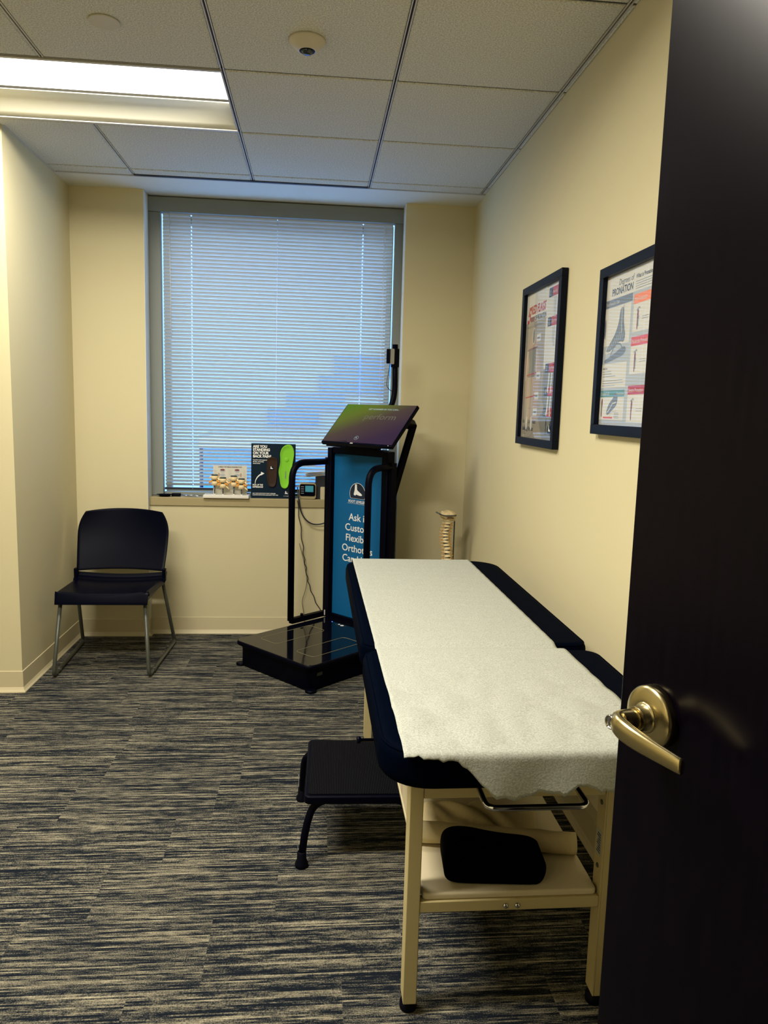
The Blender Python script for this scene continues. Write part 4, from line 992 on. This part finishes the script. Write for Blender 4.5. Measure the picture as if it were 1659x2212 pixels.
for k in range(N + 1):
    a = math.radians(180 - 68 * k / N); w2 = .0012 + .0030 * k / N
    c_x, c_y, rr = -.043, .086, .064
    L_.append((c_x + (rr - w2) * math.cos(a), c_y + (rr - w2) * math.sin(a))); R_.append((c_x + (rr + w2) * math.cos(a), c_y + (rr + w2) * math.sin(a)))
for k in range(N): flat(ar, [L_[k], R_[k], R_[k + 1], L_[k + 1]], BT, m_txt, .0004)
flat(ar, [(-.072, .136), (-.053, .148), (-.073, .158)], BT, m_txt, .0005); ar.build('arrow', m_txt, bd)
def insole(name, outline, m_, th, cup):
    pts = smooth_loop(outline, 2); mb = MB(); n_ = len(pts); cx = sum(p[0] for p in pts) / n_; cy = sum(p[1] for p in pts) / n_
    rings = []
    for k_, (sc, y) in enumerate(((1, 0), (1.0, -th * .8), (.97, -th), (.86, -th * .62), (.6, -th * .5), (.25, -th * .5))):
        rings.append([Vector((cx + (p[0] - cx) * sc, y, cy + (p[1] - cy) * (sc ** .6 if sc < .9 else sc))) for p in pts])
    mb.loft(rings); return mb.build(name, m_, bd)
gi = insole('green_insole', [(.090, .323), (.068, .318), (.048, .300), (.038, .270), (.041, .235), (.040, .205), (.032, .175), (.031, .150), (.038, .122), (.041, .090), (.050, .066), (.068, .058), (.085, .066), (.093, .095), (.100, .135), (.108, .180), (.117, .230), (.123, .270), (.117, .300), (.106, .318)], m_green, .012, 1)
gt = MB(); gt.text('InMotion', .0125, m_slate, Matrix(((0, -1, 0, .072), (0, 0, -1, -.0098), (1, 0, 0, .112), (0, 0, 0, 1))) if False else Matrix(((0, -1, 0, .076), (0, 0, -1, -.0066), (1, 0, 0, .118), (0, 0, 0, 1))), bold=.0003); gt.build('insole_print', m_slate, gi)
MB().ball((.078, -.004, .232), .015, m_green, (1, .4, 1)).build('metatarsal_pad', m_green, gi)
bi = insole('brown_insole', [(-.022, .246), (-.036, .238), (-.039, .215), (-.038, .180), (-.040, .150), (-.036, .115), (-.030, .085), (-.024, .072), (-.008, .066), (.008, .070), (.016, .085), (.020, .120), (.022, .160), (.024, .200), (.025, .225), (.018, .240), (.0, .247)], m_brown, .010, 1)
lg = MB(); flat(lg, arch(.013, -.010, .178), BT, m_navy, .0082); flat(lg, footpoly(.011, -.013, .180), BT, m_txt, .0086)
flat(lg, arch(.014, .078, .030), BT, m_panelnavy, .0006); flat(lg, footpoly(.012, .075, .033), BT, m_txt, .0009); lg.text('FOOT LEVELERS', .0048, m_txt, BT @ Matrix.Translation((.078, .0135, .0004)), 'CENTER'); lg.build('logo', m_txt, bd)
b_ = MB(); b_.box(-.02, .02, .012, .016, .001, .2); b_.build('easel', m_navy, bd)
# blood pressure monitor behind the rail
bp = thing('blood_pressure_monitor', 'small grey and black blood pressure monitor with blue display on sill', 'monitor', (-.038, 4.505, SZ), (0, 0, math.radians(-4)))
MB().prism(rrect(-.052, .050, .001, .095, .014, 5), 'y', -.018, .030).build('case', m_sill, bp, bevel=.003)
MB().prism(rrect(-.047, .045, .020, .091, .011, 5), 'y', -.021, -.018).build('face', m_black, bp)
MB().box(-.014, .034, -.0225, -.021, .045, .082).build('display', m_screenlcd, bp)
for k in range(4): MB().box(-.040, -.022, -.0222, -.021, .034 + .013 * k, .039 + .013 * k).build('button', m_slate, bp)
bxo = MB(); bxo.box(.0, .058, 0, .05, 0, .138); o = bxo.build('black_box', m_slot, matrix=Matrix.Translation((.006, 4.503, SZ + .0004)), bevel=.002); tag(o, 'upright dark box on sill right of the blood pressure monitor', 'box')
o = MB().prism(rrect(0, .030, .0, .075, .006, 4), 'y', 0, .012).build('tan_case', m_base, matrix=Matrix.Translation((.036, 4.488, SZ + .0004))); tag(o, 'narrow tan case in front of the dark box', 'case')
ps = MB()
for k in range(6):
    T = Matrix.Translation((.02, 4.53, .9660 + .0045 * k)) @ Matrix.Rotation(math.radians(-7 + 3 * (k % 3)), 4, 'Y') @ Matrix.Rotation(math.radians(4 * k), 4, 'Z'); ps.box(-.075, .08, -.030, .022, 0, .0012, m_posterw, T)
tag(ps.build('paper_stack', m_posterw), 'untidy pile of white papers on top of the dark box', 'papers', kind='stuff') if False else tag(ps.build('paper_stack', m_posterw), 'untidy pile of white papers on top of the dark box', 'papers')
o = MB().box(0, .030, 0, .03, 0, .045).build('small_box', m_slot, matrix=Matrix.Translation((.455, 4.50, SZ + .0004)), bevel=.002); tag(o, 'small dark box at right end of sill beside the kiosk arm', 'box')
